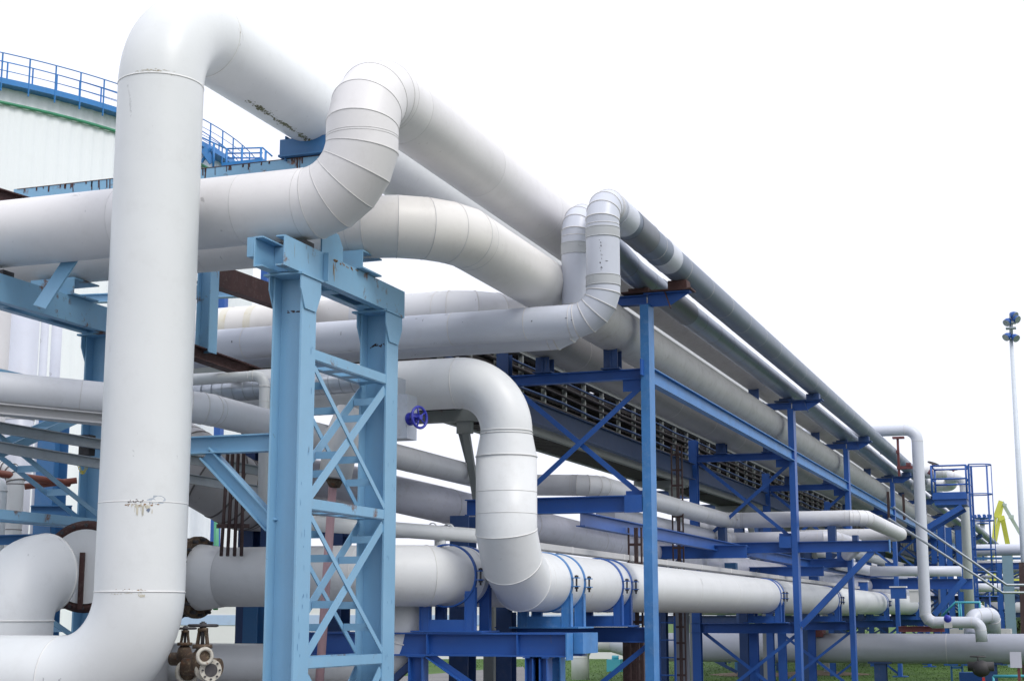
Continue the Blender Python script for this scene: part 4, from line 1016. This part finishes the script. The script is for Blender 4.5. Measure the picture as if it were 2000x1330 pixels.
# red posts with valves near VR top
a = at(1753, 853, Y=41.6); z2 = at(1753, 930, Y=41.6).z
pr_ = thing('pipe_post', 'dull red post with clamps under the high white pipe bend', 'post', (a.x, a.y, z2))
mb = MB(); mb.bar((a.x, a.y, z2), (a.x, a.y, a.z), .06, .06, (0, 1, 0)); mb.box((a.x-.13, a.y-.1, a.z-.05), (a.x+.17, a.y+.1, a.z-.0)); build('post_body', mb, REDP, pr_)
for dx, dz, w in ((-.22, -.40, .25), (.25, -.82, .3), (-.3, -.36, .06)):
    mb = MB(); mb.box((a.x+dx-w, a.y-.05, a.z+dz-.04), (a.x+dx+w, a.y+.05, a.z+dz+.04)); mb.box((a.x+dx-.06, a.y-.06, a.z+dz+.0401), (a.x+dx+.06, a.y+.06, a.z+dz+.12)); build('clamp_arm', mb, REDP, pr_)
for px, y0, y1, lb in ((1764, 965, 1015, 'dull red thin post under the grey pipes near the white drop pipe'), (1734, 960, 1035, 'dull red thin post left of the white drop pipe')):
    a = at(px, y0, Y=41.6); zb2 = at(px, y1, Y=41.6).z; mb = MB(); mb.ibeam((a.x, a.y, zb2), (a.x, a.y, a.z), .08, .06, .01, .01, up=(0, 1, 0)); build('pipe_post', mb, BROWNP, None, lb, 'post')

# ------------------------------------------------------------------ service platform with caged ladder
PY_ = 47.0
def pt(x, y, Y=PY_): return at(x, y, Y=Y)
pf = thing('service_platform', 'blue railed service platform on knee braces with a caged ladder', 'platform', (pt(1855, 975).x, PY_, 0))
x0, x1 = pt(1821, 970).x, pt(1889, 970).x; zf = pt(1855, 976).z; zr = pt(1855, 909).z
mb = MB(); mb.box((x0, PY_-.02, zf+.02), (x1, PY_+1.3, zf+.22)); mb.box((x0+.05, PY_+.03, zf-.14), (x1-.02, PY_+1.25, zf+.018)); build('deck', mb, BLUE, pf)
mb = MB()
for yy in (PY_, PY_+1.25):
    for z in (zr, zf+.55, zf+.30) if yy > PY_ else (zr, zf+.62): mb.tube([(x0, yy, z), (x1, yy, z)], .026, 8)
    for x in (x0, x1): mb.tube([(x, yy, zf+.181), (x, yy, zr)], .03, 8)
for x in (x0, x1):
    for z in (zr, zf+.62): mb.tube([(x, PY_, z), (x, PY_+1.25, z)], .026, 8)
build('railing', mb, BLUE, pf)
for yo in (0, 1.2):
    mb = MB(); mb.bar((x1-.15, PY_+yo, zf-.2), (pt(1808, 1030).x, PY_+yo, pt(1808, 1032).z), .1, .16); build('knee_brace', mb, BLUE, pf)
mb = MB()
lx = pt(1896, 1000).x
for o in (-.0, .28): mb.bar((lx+o*.2, PY_+o, .2), (lx+o*.2, PY_+o, zr), .06, .06, (0, 1, 0))
z = .4
while z < zr: mb.bar((lx, PY_, z), (lx+.06, PY_+.28, z), .025, .025); z += .3
build('ladder', mb, BLUE, pf)
mb = MB()
for z in (zr, zf+.15, zf-.62, zf-1.45, zf-2.1, zf-2.8):
    c = V((lx+.30, PY_+.14, z)); n = 14
    pts = [V((lx, PY_-.2, z))]+[c+V((.33*math.sin(math.pi*k/n), -.34*math.cos(math.pi*k/n), 0)) for k in range(n+1)]+[V((lx, PY_+.5, z))]
    mb.tube(pts, .017, 6)
for k in (3, 7, 11):
    q = math.pi*k/14; mb.tube([V((lx+.30+.33*math.sin(q), PY_+.14-.34*math.cos(q), zf-2.8)), V((lx+.30+.33*math.sin(q), PY_+.14-.34*math.cos(q), zr))], .014, 6)
build('ladder_cage', mb, BLUE, pf)
# pipes on the platform
pipe('steel_pipe', 'white hairpin bend pipe lying behind the platform railing', [pt(1780, 922, 50), pt(1856, 922, 50), pt(1858, 948, 51), pt(1780, 944, 51)], .2, [.22, .22], [8, 8], [WHITE_B, SEAM], n=26)
pipe('steel_pipe', 'white pipe arching down behind the ladder of the platform', [pt(1850, 931, 49), pt(1884, 931, 49), V((pt(1890, 1120, 49).x, 49, 1.0))], .16, [.3], [8], [WHITE_B, SEAM], n=26)
def smallvalve(px, py, Y, ax, R, label):
    c = pt(px, py, Y); ax = V(ax).normalized(); v = thing('hand_valve', label, 'valve', c)
    mb = MB(); mb.torus(c, ax, R, .02, 20, 6)
    u = V((0, 1, 0)) if abs(ax.y) < .9 else V((1, 0, 0)); u = (u-ax*u.dot(ax)).normalized(); w = ax.cross(u)
    for k in range(4): q = k*math.pi/2; mb.tube([c, c+(u*math.cos(q)+w*math.sin(q))*R], .012, 5)
    build('handwheel', mb, DARK, v)
    mb = MB(); mb.tube([c, c-ax*.2], .03, 8); mb.tube([c-ax*.2, c-ax*.36], [.05, .09], 10); build('valve_body', mb, REDP, v)
smallvalve(1823, 905, 49.5, (.35, -.2, .9), .17, 'tilted dark handwheel valve above the hairpin bend')
smallvalve(1862, 917, 49.2, (0, 0, 1), .12, 'small level handwheel valve beside the platform corner')

# ------------------------------------------------------------------ far right pipes and steel
def hp(x0_, x1_, y, Y, r, label, mat=LILAC_R, y2=None):
    return straight('steel_pipe', label, 'pipe', at(x0_, y, Y=Y), at(x1_, y2 or y, Y=Y), r, mat, 22, 3.5)
fb = pt(1925, 1074, 62)
pipe('insulated_pipe', 'white pipe leaving to the right below the yellow crane', [V((fb.x-2, 75, fb.z+.0)), V((fb.x-.6, 62, fb.z)), V((fb.x+14, 62, fb.z))], .22, [.5], [-3], [LILAC_R, SEAM], seams=[20], n=24)
hp(1895, 2120, 1107, 66, .27, 'thick grey pipe below the white pipe at the right edge', MIDGREY)
hp(1700, 1878, 1115, 43.0, .135, 'white pipe passing behind the slim white drop pipe', LILAC_R)
hp(1875, 1955, 1147, 52, .135, 'short grey pipe behind the platform ladder foot')
for y, r, lb in ((1128, .07, 'first thin pipe counting down below the thick grey one'), (1139, .07, 'second thin pipe counting down below the thick grey one'), (1150, .08, 'third thin pipe counting down below the thick grey one'), (1160, .06, 'lowest thin pipe of the rack at the right edge')):
    straight('steel_pipe', lb, 'pipe', at(1893, y-2, Y=68), at(2120, y, Y=68), r, LILAC_R if y != 1139 else MIDGREY, 12)
hp(1935, 2120, 1193, 60, .33, 'pale fat pipe behind the grey blue post at the right', WHITE_B)
hp(1940, 2120, 1180, 63, .1, 'grey pipe just above the pale fat pipe at the right', MIDGREY)
mb = MB(); a = at(1967, 1085, Y=56); mb.ibeam((a.x, 56, 0), (a.x, 56, a.z), .34, .34, up=(0, 1, 0)); build('steel_column', mb, GBCOL, None, 'grey blue steel column carrying pipes at the right edge', 'steel column')
mb = MB(); a = at(1989, 1098, Y=45); mb.bar((a.x, 45, 0), (a.x+.08, 45, a.z), .14, .14, (0, 1, 0)); build('post', mb, BROWNP, None, 'dark red brown post nearest the right edge', 'post')
for y, lb in ((1066, 'thin blue rail on top of the white pipe below the crane'), (1090, 'blue beam under the white pipe below the crane'), (1136, 'blue beam among the thin pipes at the right'), (1165, 'lower blue beam among the thin pipes at the right')):
    a, b = at(1890, y, Y=64), at(2100, y, Y=64); mb = MB(); mb.bar(a, b, .1, .09); build('steel_beam', mb, MBLUE, None, lb, 'steel beam')
for k, (x, y0_) in enumerate(((1836, 1020), (1852, 1030), (1872, 1035))):
    a = at(x, y0_, Y=57); mb = MB(); mb.ibeam((a.x, 57, 0), (a.x, 57, a.z), .2, .2, up=(0, 1, 0)); build('steel_column', mb, BLUE, None, ('first', 'second', 'third')[k]+' blue column from the left behind the white drop pipe', 'steel column')
mb = MB(); mb.ibeam(at(1700, 1140, Y=46.5), at(1900, 1140, Y=46.5), .3, .2); build('steel_beam', mb, BLUE, None, 'wide blue beam behind the slim white drop pipe', 'steel beam')
mb = MB(); mb.bar(at(1825, 1200, Y=46), at(1884, 1130, Y=46), .12, .16); build('steel_brace', mb, BLUE, None, 'slanting blue brace right of the white drop pipe', 'steel brace')
# stair rails slanting down to the right
for o, lb in ((0, 'upper galvanised handrail slanting down past the white drop pipe'), (1, 'lower galvanised handrail slanting down past the white drop pipe')):
    a = at(1735 if o else 1745, 1012 if o else 990, Y=37.5); b = at(1958 if o else 1966, 1157 if o else 1142, Y=39.0); c = b+V((3.5, .1, 0))
    mb = MB(); mb.tube([a, b, c], .03, 10); build('handrail', mb, GALV_M, None, lb, 'handrail', 'galvanised stair handrails')
# turquoise handrail
mb = MB(); a = at(1838, 1204, Y=43); b = at(1866, 1176, Y=43); c = at(1913, 1176, Y=43)
mb.tube([a, b, c, V((c.x, 43, c.z-.7))], .03, 8)
for x in (1872, 1876): q = at(x, 1177, Y=43); mb.tube([q, V((q.x, 43, q.z-.7))], .022, 8)
build('handrail', mb, TEAL, None, 'turquoise bent handrail above the fat cross pipe', 'handrail')
# blue white cabinets in the rack
for x, y, lb in ((1680, 1147, 'blue cabinet with pale lid on the far strapped pipe'), (1792, 1165, 'white cabinet with blue side left of the drop pipe'), (1755, 1158, 'small white box on the far rack')):
    a = at(x, y, Y=44.5); mb = MB(); mb.box(a+V((-.2, -.15, -.15)), a+V((.2, .15, .15))); mb.box(a+V((-.23, -.17, .153)), a+V((.23, .17, .19)), 1); build('cabinet', mb, [BLUE if x != 1792 else WALLW, WALLW], None, lb, 'cabinet')
# blue junction boxes on N
for x, y, Y, lb in ((1428, 1106, 30, 'blue square box on the streaked pipe right of the nearest column'), (1590, 1128, 37, 'bright blue square box between second and third columns')):
    a = at(x, y, Y=Y); mb = MB(); mb.box(a+V((-.11, -.1, -.07)), a+V((.11, .1, .07))); mb.bar(a+V((-.11, 0, -.06)), a+V((-.5, 0, -.05)), .05, .03); build('junction_box', mb, BLUE if x > 1500 else MBLUE, None, lb, 'electrical box')
# valve and equipment below cross pipe
c = at(1916, 1305, Y=39); v = thing('motor_valve', 'dark blue motor valve under the fat cross pipe', 'valve', c-V((0, 0, .4)))
mb = MB(); mb.ball(c, .22, 18, 12, 0, (1, .8, .9)); mb.tube([c+V((-.3, 0, .05)), c+V((.3, 0, .05))], .11, 14); build('valve_body', mb, DARK, v)
mb = MB(); mb.torus(c+V((-.06, 0, .28)), (0, 0, 1), .17, .018, 20, 6); mb.tube([c+V((-.06, 0, .1)), c+V((-.06, 0, .3))], .02, 6); mb.bar(c+V((-.23, 0, .28)), c+V((.11, 0, .28)), .02, .02); build('handwheel', mb, DARK, v)
mb = MB(); mb.bar(c+V((.05, -.05, -.2)), c+V((.05, -.05, -.6)), .06, .06, (0, 1, 0)); build('stem', mb, RED, v)
c = at(1984, 1288, Y=36); mb = MB(); mb.box(c+V((-.12, -.02, -.17)), c+V((.12, .0, .17))); s_ = build('sign_board', mb, LILAC, None, 'small pale board on a dark red post at lower right', 'sign')
mb = MB(); mb.bar(V((c.x+.05, 36.04, 0)), V((c.x+.05, 36.04, c.z-.1)), .06, .05, (0, 1, 0)); build('post', mb, REDP, s_)
mb = MB(); a, b = at(1940, 1320, Y=38), at(2080, 1320, Y=38); mb.tube([a, b], .035, 8); mb.tube([a, V((a.x, a.y, 0))], .03, 8); build('handrail', mb, TEAL, None, 'turquoise low rail in the lower right corner', 'handrail')
mb = MB(); c = at(1898, 1320, Y=42); mb.box(c+V((-.3, -.2, -.3)), c+V((.28, .2, .1))); build('pump_block', mb, BLUE, None, 'blue machine block below the fat cross pipe', 'machine')
mb = MB(); c = at(1868, 1318, Y=43)
for o in (-.12, .16): mb.bar((c.x+o, 43, 0), (c.x+o, 43, c.z+.35), .05, .05, (0, 1, 0))
mb.bar((c.x-.12, 43, c.z+.2), (c.x+.16, 43, c.z+.2), .05, .06); build('steel_stand', mb, MBLUE, None, 'small blue trestle stand below the fat cross pipe', 'stand')
for x, y, w, h, m, lb in ((1202, 1306, .22, .3, TEAL, 'pale turquoise box on the grass left of the nearest column'), (1450, 1300, .2, .34, MBLUE, 'light blue pump head on the grass between first and second columns'), (1497, 1299, .1, .14, RED, 'small red box on the grass near the second column'), (1475, 1302, .28, .3, MBLUE, 'light blue sloping hopper box on the grass')):
    c = at(x, y, d=48); mb = MB(); mb.box((c.x-w, c.y-w, 0), (c.x+w, c.y+w, c.z+h)); mb.tube([(c.x, c.y, c.z+h), (c.x, c.y, c.z+h+.12)], w*.5, 12); build('equipment_box', mb, m, None, lb, 'equipment')
c = at(776, 1300, d=50); mb = MB(); mb.box((c.x-.35, c.y-.3, 0), (c.x+.4, c.y+.3, c.z+.35)); mb.tube([(c.x-.2, c.y, c.z+.35), (c.x-.2, c.y, c.z+.5)], .15, 12); build('equipment_box', mb, LBLUE, None, 'light blue equipment box on the grass right of the tower', 'equipment')

# ------------------------------------------------------------------ lamp mast, far mast, crane
lt = at(1975, 664, Y=60); lb_ = at(2005, 1203, Y=60)
lm = thing('lamp_mast', 'tall pale lamp mast with blue floodlights at the right edge', 'lamp mast', (lt.x, 60, 0))
mb = MB(); mb.tube([(lt.x, 60, 0), (lt.x, 60, 5), (lt.x, 60, lt.z)], [.13, .11, .065], 16); build('pole', mb, MASTG, lm)
mb = MB(); z = lt.z
mb.tube([(lt.x, 60, z), (lt.x+.05, 60, z+1.0)], .07, 10)
for dz in (.02, .42, .62): mb.box((lt.x-.17, 59.85, z+dz), (lt.x+.20, 60.15, z+dz+.05))
build('bracket', mb, GALV_M, lm)
for dx, dz, tilt in ((-.10, .16, -.5), (.11, .10, .5), (-.06, .72, -.4), (.10, .95, .75), (.17, .80, .75)):
    c = V((lt.x+dx, 59.9, z+dz)); ax = V((math.sin(tilt), -.5, -math.cos(tilt)*.6)).normalized(); mb = MB()
    mb.tube([c-ax*.10, c+ax*.02, c+ax*.16], [.06, .13, .15], 14); mb.disc(c+ax*.165, ax, .145, .012, 14, 1); build('floodlight', mb, [BLUE, GALV_M], lm)
fm = at(1918, 1012, Y=110); mb = MB(); mb.tube([(fm.x, 110, 0), (fm.x, 110, fm.z)], .16, 12); mb.disc((fm.x, 110, fm.z-.35), (0, 0, 1), .42, .08, 16, 1); mb.disc((fm.x, 110, fm.z), (0, 0, 1), .62, .08, 16, 1)
for k in range(10): q = k*.628; mb.box(V((fm.x+.56*math.cos(q)-.09, 110+.56*math.sin(q)-.09, fm.z+.05)), V((fm.x+.56*math.cos(q)+.09, 110+.56*math.sin(q)+.09, fm.z+.24)), 1)
build('lamp_mast', mb, [MASTG, BLUE], None, 'distant grey mast with a round floodlight platform inside the ladder cage view', 'lamp mast')
CY_ = 190
cr = thing('harbour_crane', 'distant yellow crane with a bent jib beside the lamp mast', 'crane', (at(1960, 1060, Y=CY_).x, CY_, 0))
def cp(x, y, o=0): return at(x, y, Y=CY_+o)
mb = MB(); mb.bar(cp(1934, 1110), cp(1957, 985), .4, .4); mb.bar(cp(1944, 1010), cp(1955, 978), .5, .5); mb.bar(cp(1936, 1100), cp(1944, 1010), .35, .35); build('jib', mb, YCRANE, cr)
mb = MB(); mb.bar(cp(1957, 1008, 2), cp(1978, 1110, 2), .6, .55); mb.bar(cp(1951, 1014), cp(1962, 1010), .7, .5); build('boom', mb, YCRANE, cr)
mb = MB(); mb.bar(cp(1957, 980, 1), cp(2012, 1075, 1), .4, .4); mb.bar(cp(1959, 986), cp(1966, 986), .6, .3); mb.bar(cp(1970, 1009), cp(1980, 1009), .5, .4); build('stay', mb, CRGREY, cr)
mb = MB(); mb.bar(cp(1935, 1203), cp(1938, 1100), 2, 2, (0, 1, 0)); mb.bar(cp(1978, 1203, 2), cp(1978, 1105, 2), 2, 2, (0, 1, 0)); build('tower_leg', mb, YCRANE, cr)

# ------------------------------------------------------------------ tank at upper left
h_ = 19.3
th = thing('storage_tank', 'large white ribbed tank with green top pipe and blue railing', 'tank', (0, 0, 0))
# centre from the measured rim arc
Lc, dc, Rt = -1.667*h_, 3.79*h_, 1.05*h_
hf = V((-math.sin(YAW), math.cos(YAW), 0)); ctr = hf*dc*1.0+rt*Lc*1.0
ctr.z = 0
# horizontal distance along the level view axis (depth measured along tilted axis -> level)
def lvl(x, y, z):
    return at(x, y, Z=z)
ZR = 1.7+h_
q = [lvl(0, 195, ZR), lvl(222, 251, ZR), lvl(398, 321, ZR)]
ax_, ay_ = q[0].x, q[0].y; bx_, by_ = q[1].x, q[1].y; cx_, cy_ = q[2].x, q[2].y
D = 2*(ax_*(by_-cy_)+bx_*(cy_-ay_)+cx_*(ay_-by_))
ox = ((ax_**2+ay_**2)*(by_-cy_)+(bx_**2+by_**2)*(cy_-ay_)+(cx_**2+cy_**2)*(ay_-by_))/D
oy = ((ax_**2+ay_**2)*(cx_-bx_)+(bx_**2+by_**2)*(ax_-cx_)+(cx_**2+cy_**2)*(bx_-ax_))/D
Rt = math.hypot(ax_-ox, ay_-oy); print('tank', ox, oy, Rt, q)
th.location = (ox, oy, 0)
mb = MB(); N = 900; b = len(mb.v)
prof = [0, .032, .032, 0]
for k in range(N):
    a = 2*math.pi*k/N; rr = Rt-.05+prof[k % 4]
    for z in (0, ZR+.5): mb.v.append(V((ox+rr*math.cos(a), oy+rr*math.sin(a), z)))
for k in range(N):
    j = (k+1) % N; mb.face((b+2*k, b+2*j, b+2*j+1, b+2*k+1))
build('shell', mb, TANK, th)
mb = MB(); mb.tube([(ox, oy, ZR-.1), (ox, oy, ZR+.5)], Rt-.3, 96, True); mb.tube([(ox, oy, ZR+.5), (ox, oy, ZR+2.2)], [Rt-.3, .5], 96, True); build('roof', mb, TANK, th)
mb = MB(); mb.torus((ox, oy, ZR-.12), (0, 0, 1), Rt+.08, .06, 160, 10); build('rim_pipe', mb, GREEN, th)
mb = MB()
for rr, zo in ((Rt+.45, 0), (Rt-.45, 0)):
    for hz, tr_ in ((1.35, .022), (1.0, .013), (.66, .013)): mb.torus((ox, oy, ZR+.35+hz), (0, 0, 1), rr, tr_, 180, 6)
    for k in range(110):
        a = 2*math.pi*(k+(.5 if rr < Rt else 0))/110; p = V((ox+rr*math.cos(a), oy+rr*math.sin(a), ZR+.2)); mb.bar(p, p+V((0, 0, 1.5)), .045, .045, (1, 0, 0))
build('railing', mb, SKYBLUE, th)
mb = MB()
b = len(mb.v); N = 120
for k in range(N):
    a = 2*math.pi*k/N
    for rr, z in ((Rt-.45, ZR+.72), (Rt+.47, ZR+.72), (Rt+.47, ZR+.50), (Rt-.45, ZR+.50)): mb.v.append(V((ox+rr*math.cos(a), oy+rr*math.sin(a), z)))
for k in range(N):
    j = (k+1) % N
    for p_ in range(4): pn = (p_+1) % 4; mb.face((b+4*k+p_, b+4*j+p_, b+4*j+pn, b+4*k+pn))
build('walkway', mb, SKYBLUE, th)
# stair landing railing right of the tall pipe
l0 = at(430, 330, d=66); ld = thing('stair_landing', 'small blue railed landing seen between the tall pipe and the gantry shoe', 'landing', l0-V((0, 0, 2)))
def sp(x, y): return at(x, y, d=66)
mb = MB()
for (x0_, y0_, x1_, y1_) in ((392, 268, 440, 290), (440, 291, 513, 289), (513, 289, 532, 306), (440, 300, 513, 299), (440, 309, 513, 309)): mb.tube([sp(x0_, y0_), sp(x1_, y1_)], .035, 6)
for x_, y_ in ((418, 281), (443, 291), (473, 290), (510, 289), (519, 296)): a = sp(x_, y_); mb.tube([a, a-V((0, 0, 1.15))], .05, 6)
mb.bar(sp(392, 285), sp(415, 318), .15, .3); mb.bar(sp(393, 318), sp(412, 290), .1, .1)
mb.box(sp(440, 322)+V((0, -.3, -.3)), sp(535, 322)+V((0, .9, 0))); build('railing', mb, SKYBLUE, ld)
mb = MB(); a = sp(443, 322); 
for x_ in (445, 525): a = sp(x_, 322); mb.bar(V((a.x, a.y, 0)), a, .3, .3, (0, 1, 0))
build('post', mb, BLUE, ld)

# ------------------------------------------------------------------ warehouse far behind
wa, wb = at(-700, 1288, Z=0), at(1300, 1286, Z=0)
wr = thing('warehouse', 'long low white shed with a pale blue stripe far behind the pipes', 'building', ((wa.x+wb.x)/2, (wa.y+wb.y)/2, 0))
dW = (wb-wa).normalized(); nW = V((-dW.y, dW.x, 0))
def wquad(z0, z1, off, th_):
    mb = MB(); a = wa+nW*off; b = wb+nW*off
    mb.bar(V((a.x, a.y, (z0+z1)/2)), V((b.x, b.y, (z0+z1)/2)), th_, z1-z0); return mb
build('wall', wquad(0, 2.4, 1.5, 3.0), WALLW, wr)
build('stripe', wquad(1.35, 1.75, -.01, .03), WALLB, wr)
build('roof', wquad(2.4, 2.55, 1.5, 3.3), MIDGREY, wr)

# ------------------------------------------------------------------ ground
mb = MB(); b = 0
G = 900
mb.v += [V((-G, -G, 0)), V((G, -G, 0)), V((G, G, 0)), V((-G, G, 0))]; mb.face((0, 1, 2, 3))
build('ground', mb, GRASS, None, None, None, None, 'structure')
mb = MB()
for p in (V((-45, -30, .002)), V((12, -30, .002)), V((5, 30, .002)), V((-3, 38, .002)), V((-11.5, 38, .002)), V((-12, 18, .002)), V((-45, 18, .002))): mb.v.append(p)
mb.face(range(7)); build('gravel', mb, GRAV, None, None, None, None, 'structure')
mb = MB()
pp = [at(-400, 1372, Z=0), at(300, 1352, Z=0), at(765, 1322, Z=0), at(1022, 1301, Z=0), at(1085, 1420, Z=0), V((-2, 14, 0)), V((-2, -10, 0)), V((-40, -10, 0))]
for p in pp: mb.v.append(V((p.x, p.y, .004)))
mb.face(range(len(pp)-1, -1, -1)); build('pavement', mb, ASPH, None, None, None, None, 'structure')
for f in bpy.data.objects['pavement'].data.polygons:
    if f.normal.z < 0: bpy.data.objects['pavement'].data.flip_normals(); break
# grass blades near the visible strip
random.seed(3)
mb = MB()
for k in range(15000):
    d = random.uniform(36, 60); x = random.uniform(740, 2050)
    p = at(x, 1203, d=d); p = V((p.x, p.y, 0))
    a = at(x, 1203, d=1.0)
    if x < 1040 and d < 52: continue
    h = random.uniform(.02, .05); an = random.random()*6.28; w = .012
    s_ = V((math.cos(an), math.sin(an), 0))*w; tip = p+V((random.gauss(0, .04), random.gauss(0, .04), h))
    b = len(mb.v); mb.v += [p-s_, p+s_, tip]; mb.face((b, b+1, b+2))
build('grass', mb, GRASS, None, 'short green grass round the rack feet', 'grass', kind='stuff')
# soil patch at footing
for x, y, w, lb in ((1480, 1318, 1.6, 'bare soil patch round the equipment near the second column'), (1600, 1316, 1.6, 'bare soil patch near the third column foot')):
    c = at(x, y, Z=0); mb = MB(); n = 14
    for k in range(n): q = 2*math.pi*k/n; mb.v.append(V((c.x+w*math.cos(q)*random.uniform(.7, 1), c.y+w*math.sin(q)*random.uniform(.7, 1), .006)))
    mb.v.append(V((c.x, c.y, .12)))
    for k in range(n): mb.face((k, (k+1) % n, n))
    build('soil', mb, SOIL, None, None, None, None, 'structure')
# ------------------------------------------------------------------ trees in the far right background
def tree(px, Y, h, label, seed):
    random.seed(seed); c = at(px, 1203, Y=Y); t = thing('tree', label, 'tree', (c.x, c.y, 0), 'background trees')
    mb = MB(); mb.tube([(c.x, c.y, 0), (c.x+.1, c.y, h*.35), (c.x, c.y, h*.7)], [.22, .16, .06], 10)
    for k in range(7):
        q = random.random()*6.28; z = h*random.uniform(.25, .6); mb.tube([(c.x, c.y, z), (c.x+math.cos(q)*h*.25, c.y+math.sin(q)*h*.25, z+h*.2)], [.07, .02], 6)
    build('trunk', mb, BARK, t)
    mb = MB()
    cl = [(V((c.x+random.gauss(0, h*.2), c.y+random.gauss(0, h*.2), h*random.uniform(.28, .92))), h*random.uniform(.10, .2)) for _ in range(22)]
    for k in range(3600):
        cc, rr = random.choice(cl); p = cc+V((random.gauss(0, 1), random.gauss(0, 1), random.gauss(0, .8)))*rr*.6
        u = V((random.gauss(0, 1), random.gauss(0, 1), random.gauss(0, 1))).normalized(); w = u.orthogonal().normalized(); s_ = random.uniform(.08, .18)
        b = len(mb.v); mb.v += [p-u*s_, p+w*s_*.5, p+u*s_, p-w*s_*.5]; mb.face((b, b+1, b+2, b+3))
    build('crown', mb, LEAFM, t)
for k, (px, Y, h, lb) in enumerate(((1905, 120, 2.9, 'low dark tree behind the platform ladder foot'), (1945, 112, 3.0, 'low dark tree behind the white bend pipe'), (1985, 116, 3.4, 'low dark tree behind the dark red post at the right edge'), (1825, 118, 3.2, 'low dark tree behind the white drop pipe'), (1660, 110, 2.6, 'low dark tree glimpsed behind the far strapped pipe'))):
    tree(px, Y, h, lb, 20+k)

# ------------------------------------------------------------------ light
SUN_EL, SUN_AZ = math.radians(48), math.radians(118)   # azimuth clockwise from +Y
w = bpy.data.worlds.new('World'); scene.world = w; w.use_nodes = True
nt = w.node_tree; bg = nt.nodes['Background']; L = nt.links.new
sk = nt.nodes.new('ShaderNodeTexSky'); sk.sky_type = 'NISHITA'; sk.sun_disc = False
sk.sun_elevation = SUN_EL; sk.sun_rotation = SUN_AZ; sk.air_density = 1.0; sk.dust_density = 4.0; sk.altitude = 0
hs = nt.nodes.new('ShaderNodeHueSaturation'); hs.inputs['Saturation'].default_value = .35
L(sk.outputs['Color'], hs.inputs['Color'])
# overcast: even white cloud layer over the sky
geo = nt.nodes.new('ShaderNodeTexCoord'); sp_ = nt.nodes.new('ShaderNodeSeparateXYZ'); L(geo.outputs['Generated'], sp_.inputs['Vector'])
gr = nt.nodes.new('ShaderNodeMapRange'); gr.inputs['From Min'].default_value = .18; gr.inputs['To Min'].default_value = 1.0; gr.inputs['To Max'].default_value = 1.32
L(sp_.outputs['Z'], gr.inputs['Value'])
cl = nt.nodes.new('ShaderNodeVectorMath'); cl.operation = 'SCALE'; cl.inputs[0].default_value = (10.6, 10.85, 12.0); L(gr.outputs['Result'], cl.inputs['Scale'])
mx = nt.nodes.new('ShaderNodeMixRGB'); mx.inputs['Fac'].default_value = .8; L(cl.outputs['Vector'], mx.inputs['Color2'])
L(hs.outputs['Color'], mx.inputs['Color1']); L(mx.outputs['Color'], bg.inputs['Color'])
bg.inputs['Strength'].default_value = .112
sd = bpy.data.lights.new('sun', 'SUN'); sd.energy = 1.5; sd.angle = math.radians(22); sd.color = (1, .955, .88)
so = bpy.data.objects.new('sun', sd); COL.objects.link(so)
dv = V((math.sin(SUN_AZ)*math.cos(SUN_EL), math.cos(SUN_AZ)*math.cos(SUN_EL), math.sin(SUN_EL)))
so.rotation_euler = (-dv).to_track_quat('-Z', 'Y').to_euler()
scene.view_settings.view_transform = 'Standard'; scene.view_settings.look = 'None'; scene.view_settings.exposure = 0.0; scene.view_settings.gamma = 1
scene.cycles.max_bounces = 8; scene.cycles.use_denoising = True
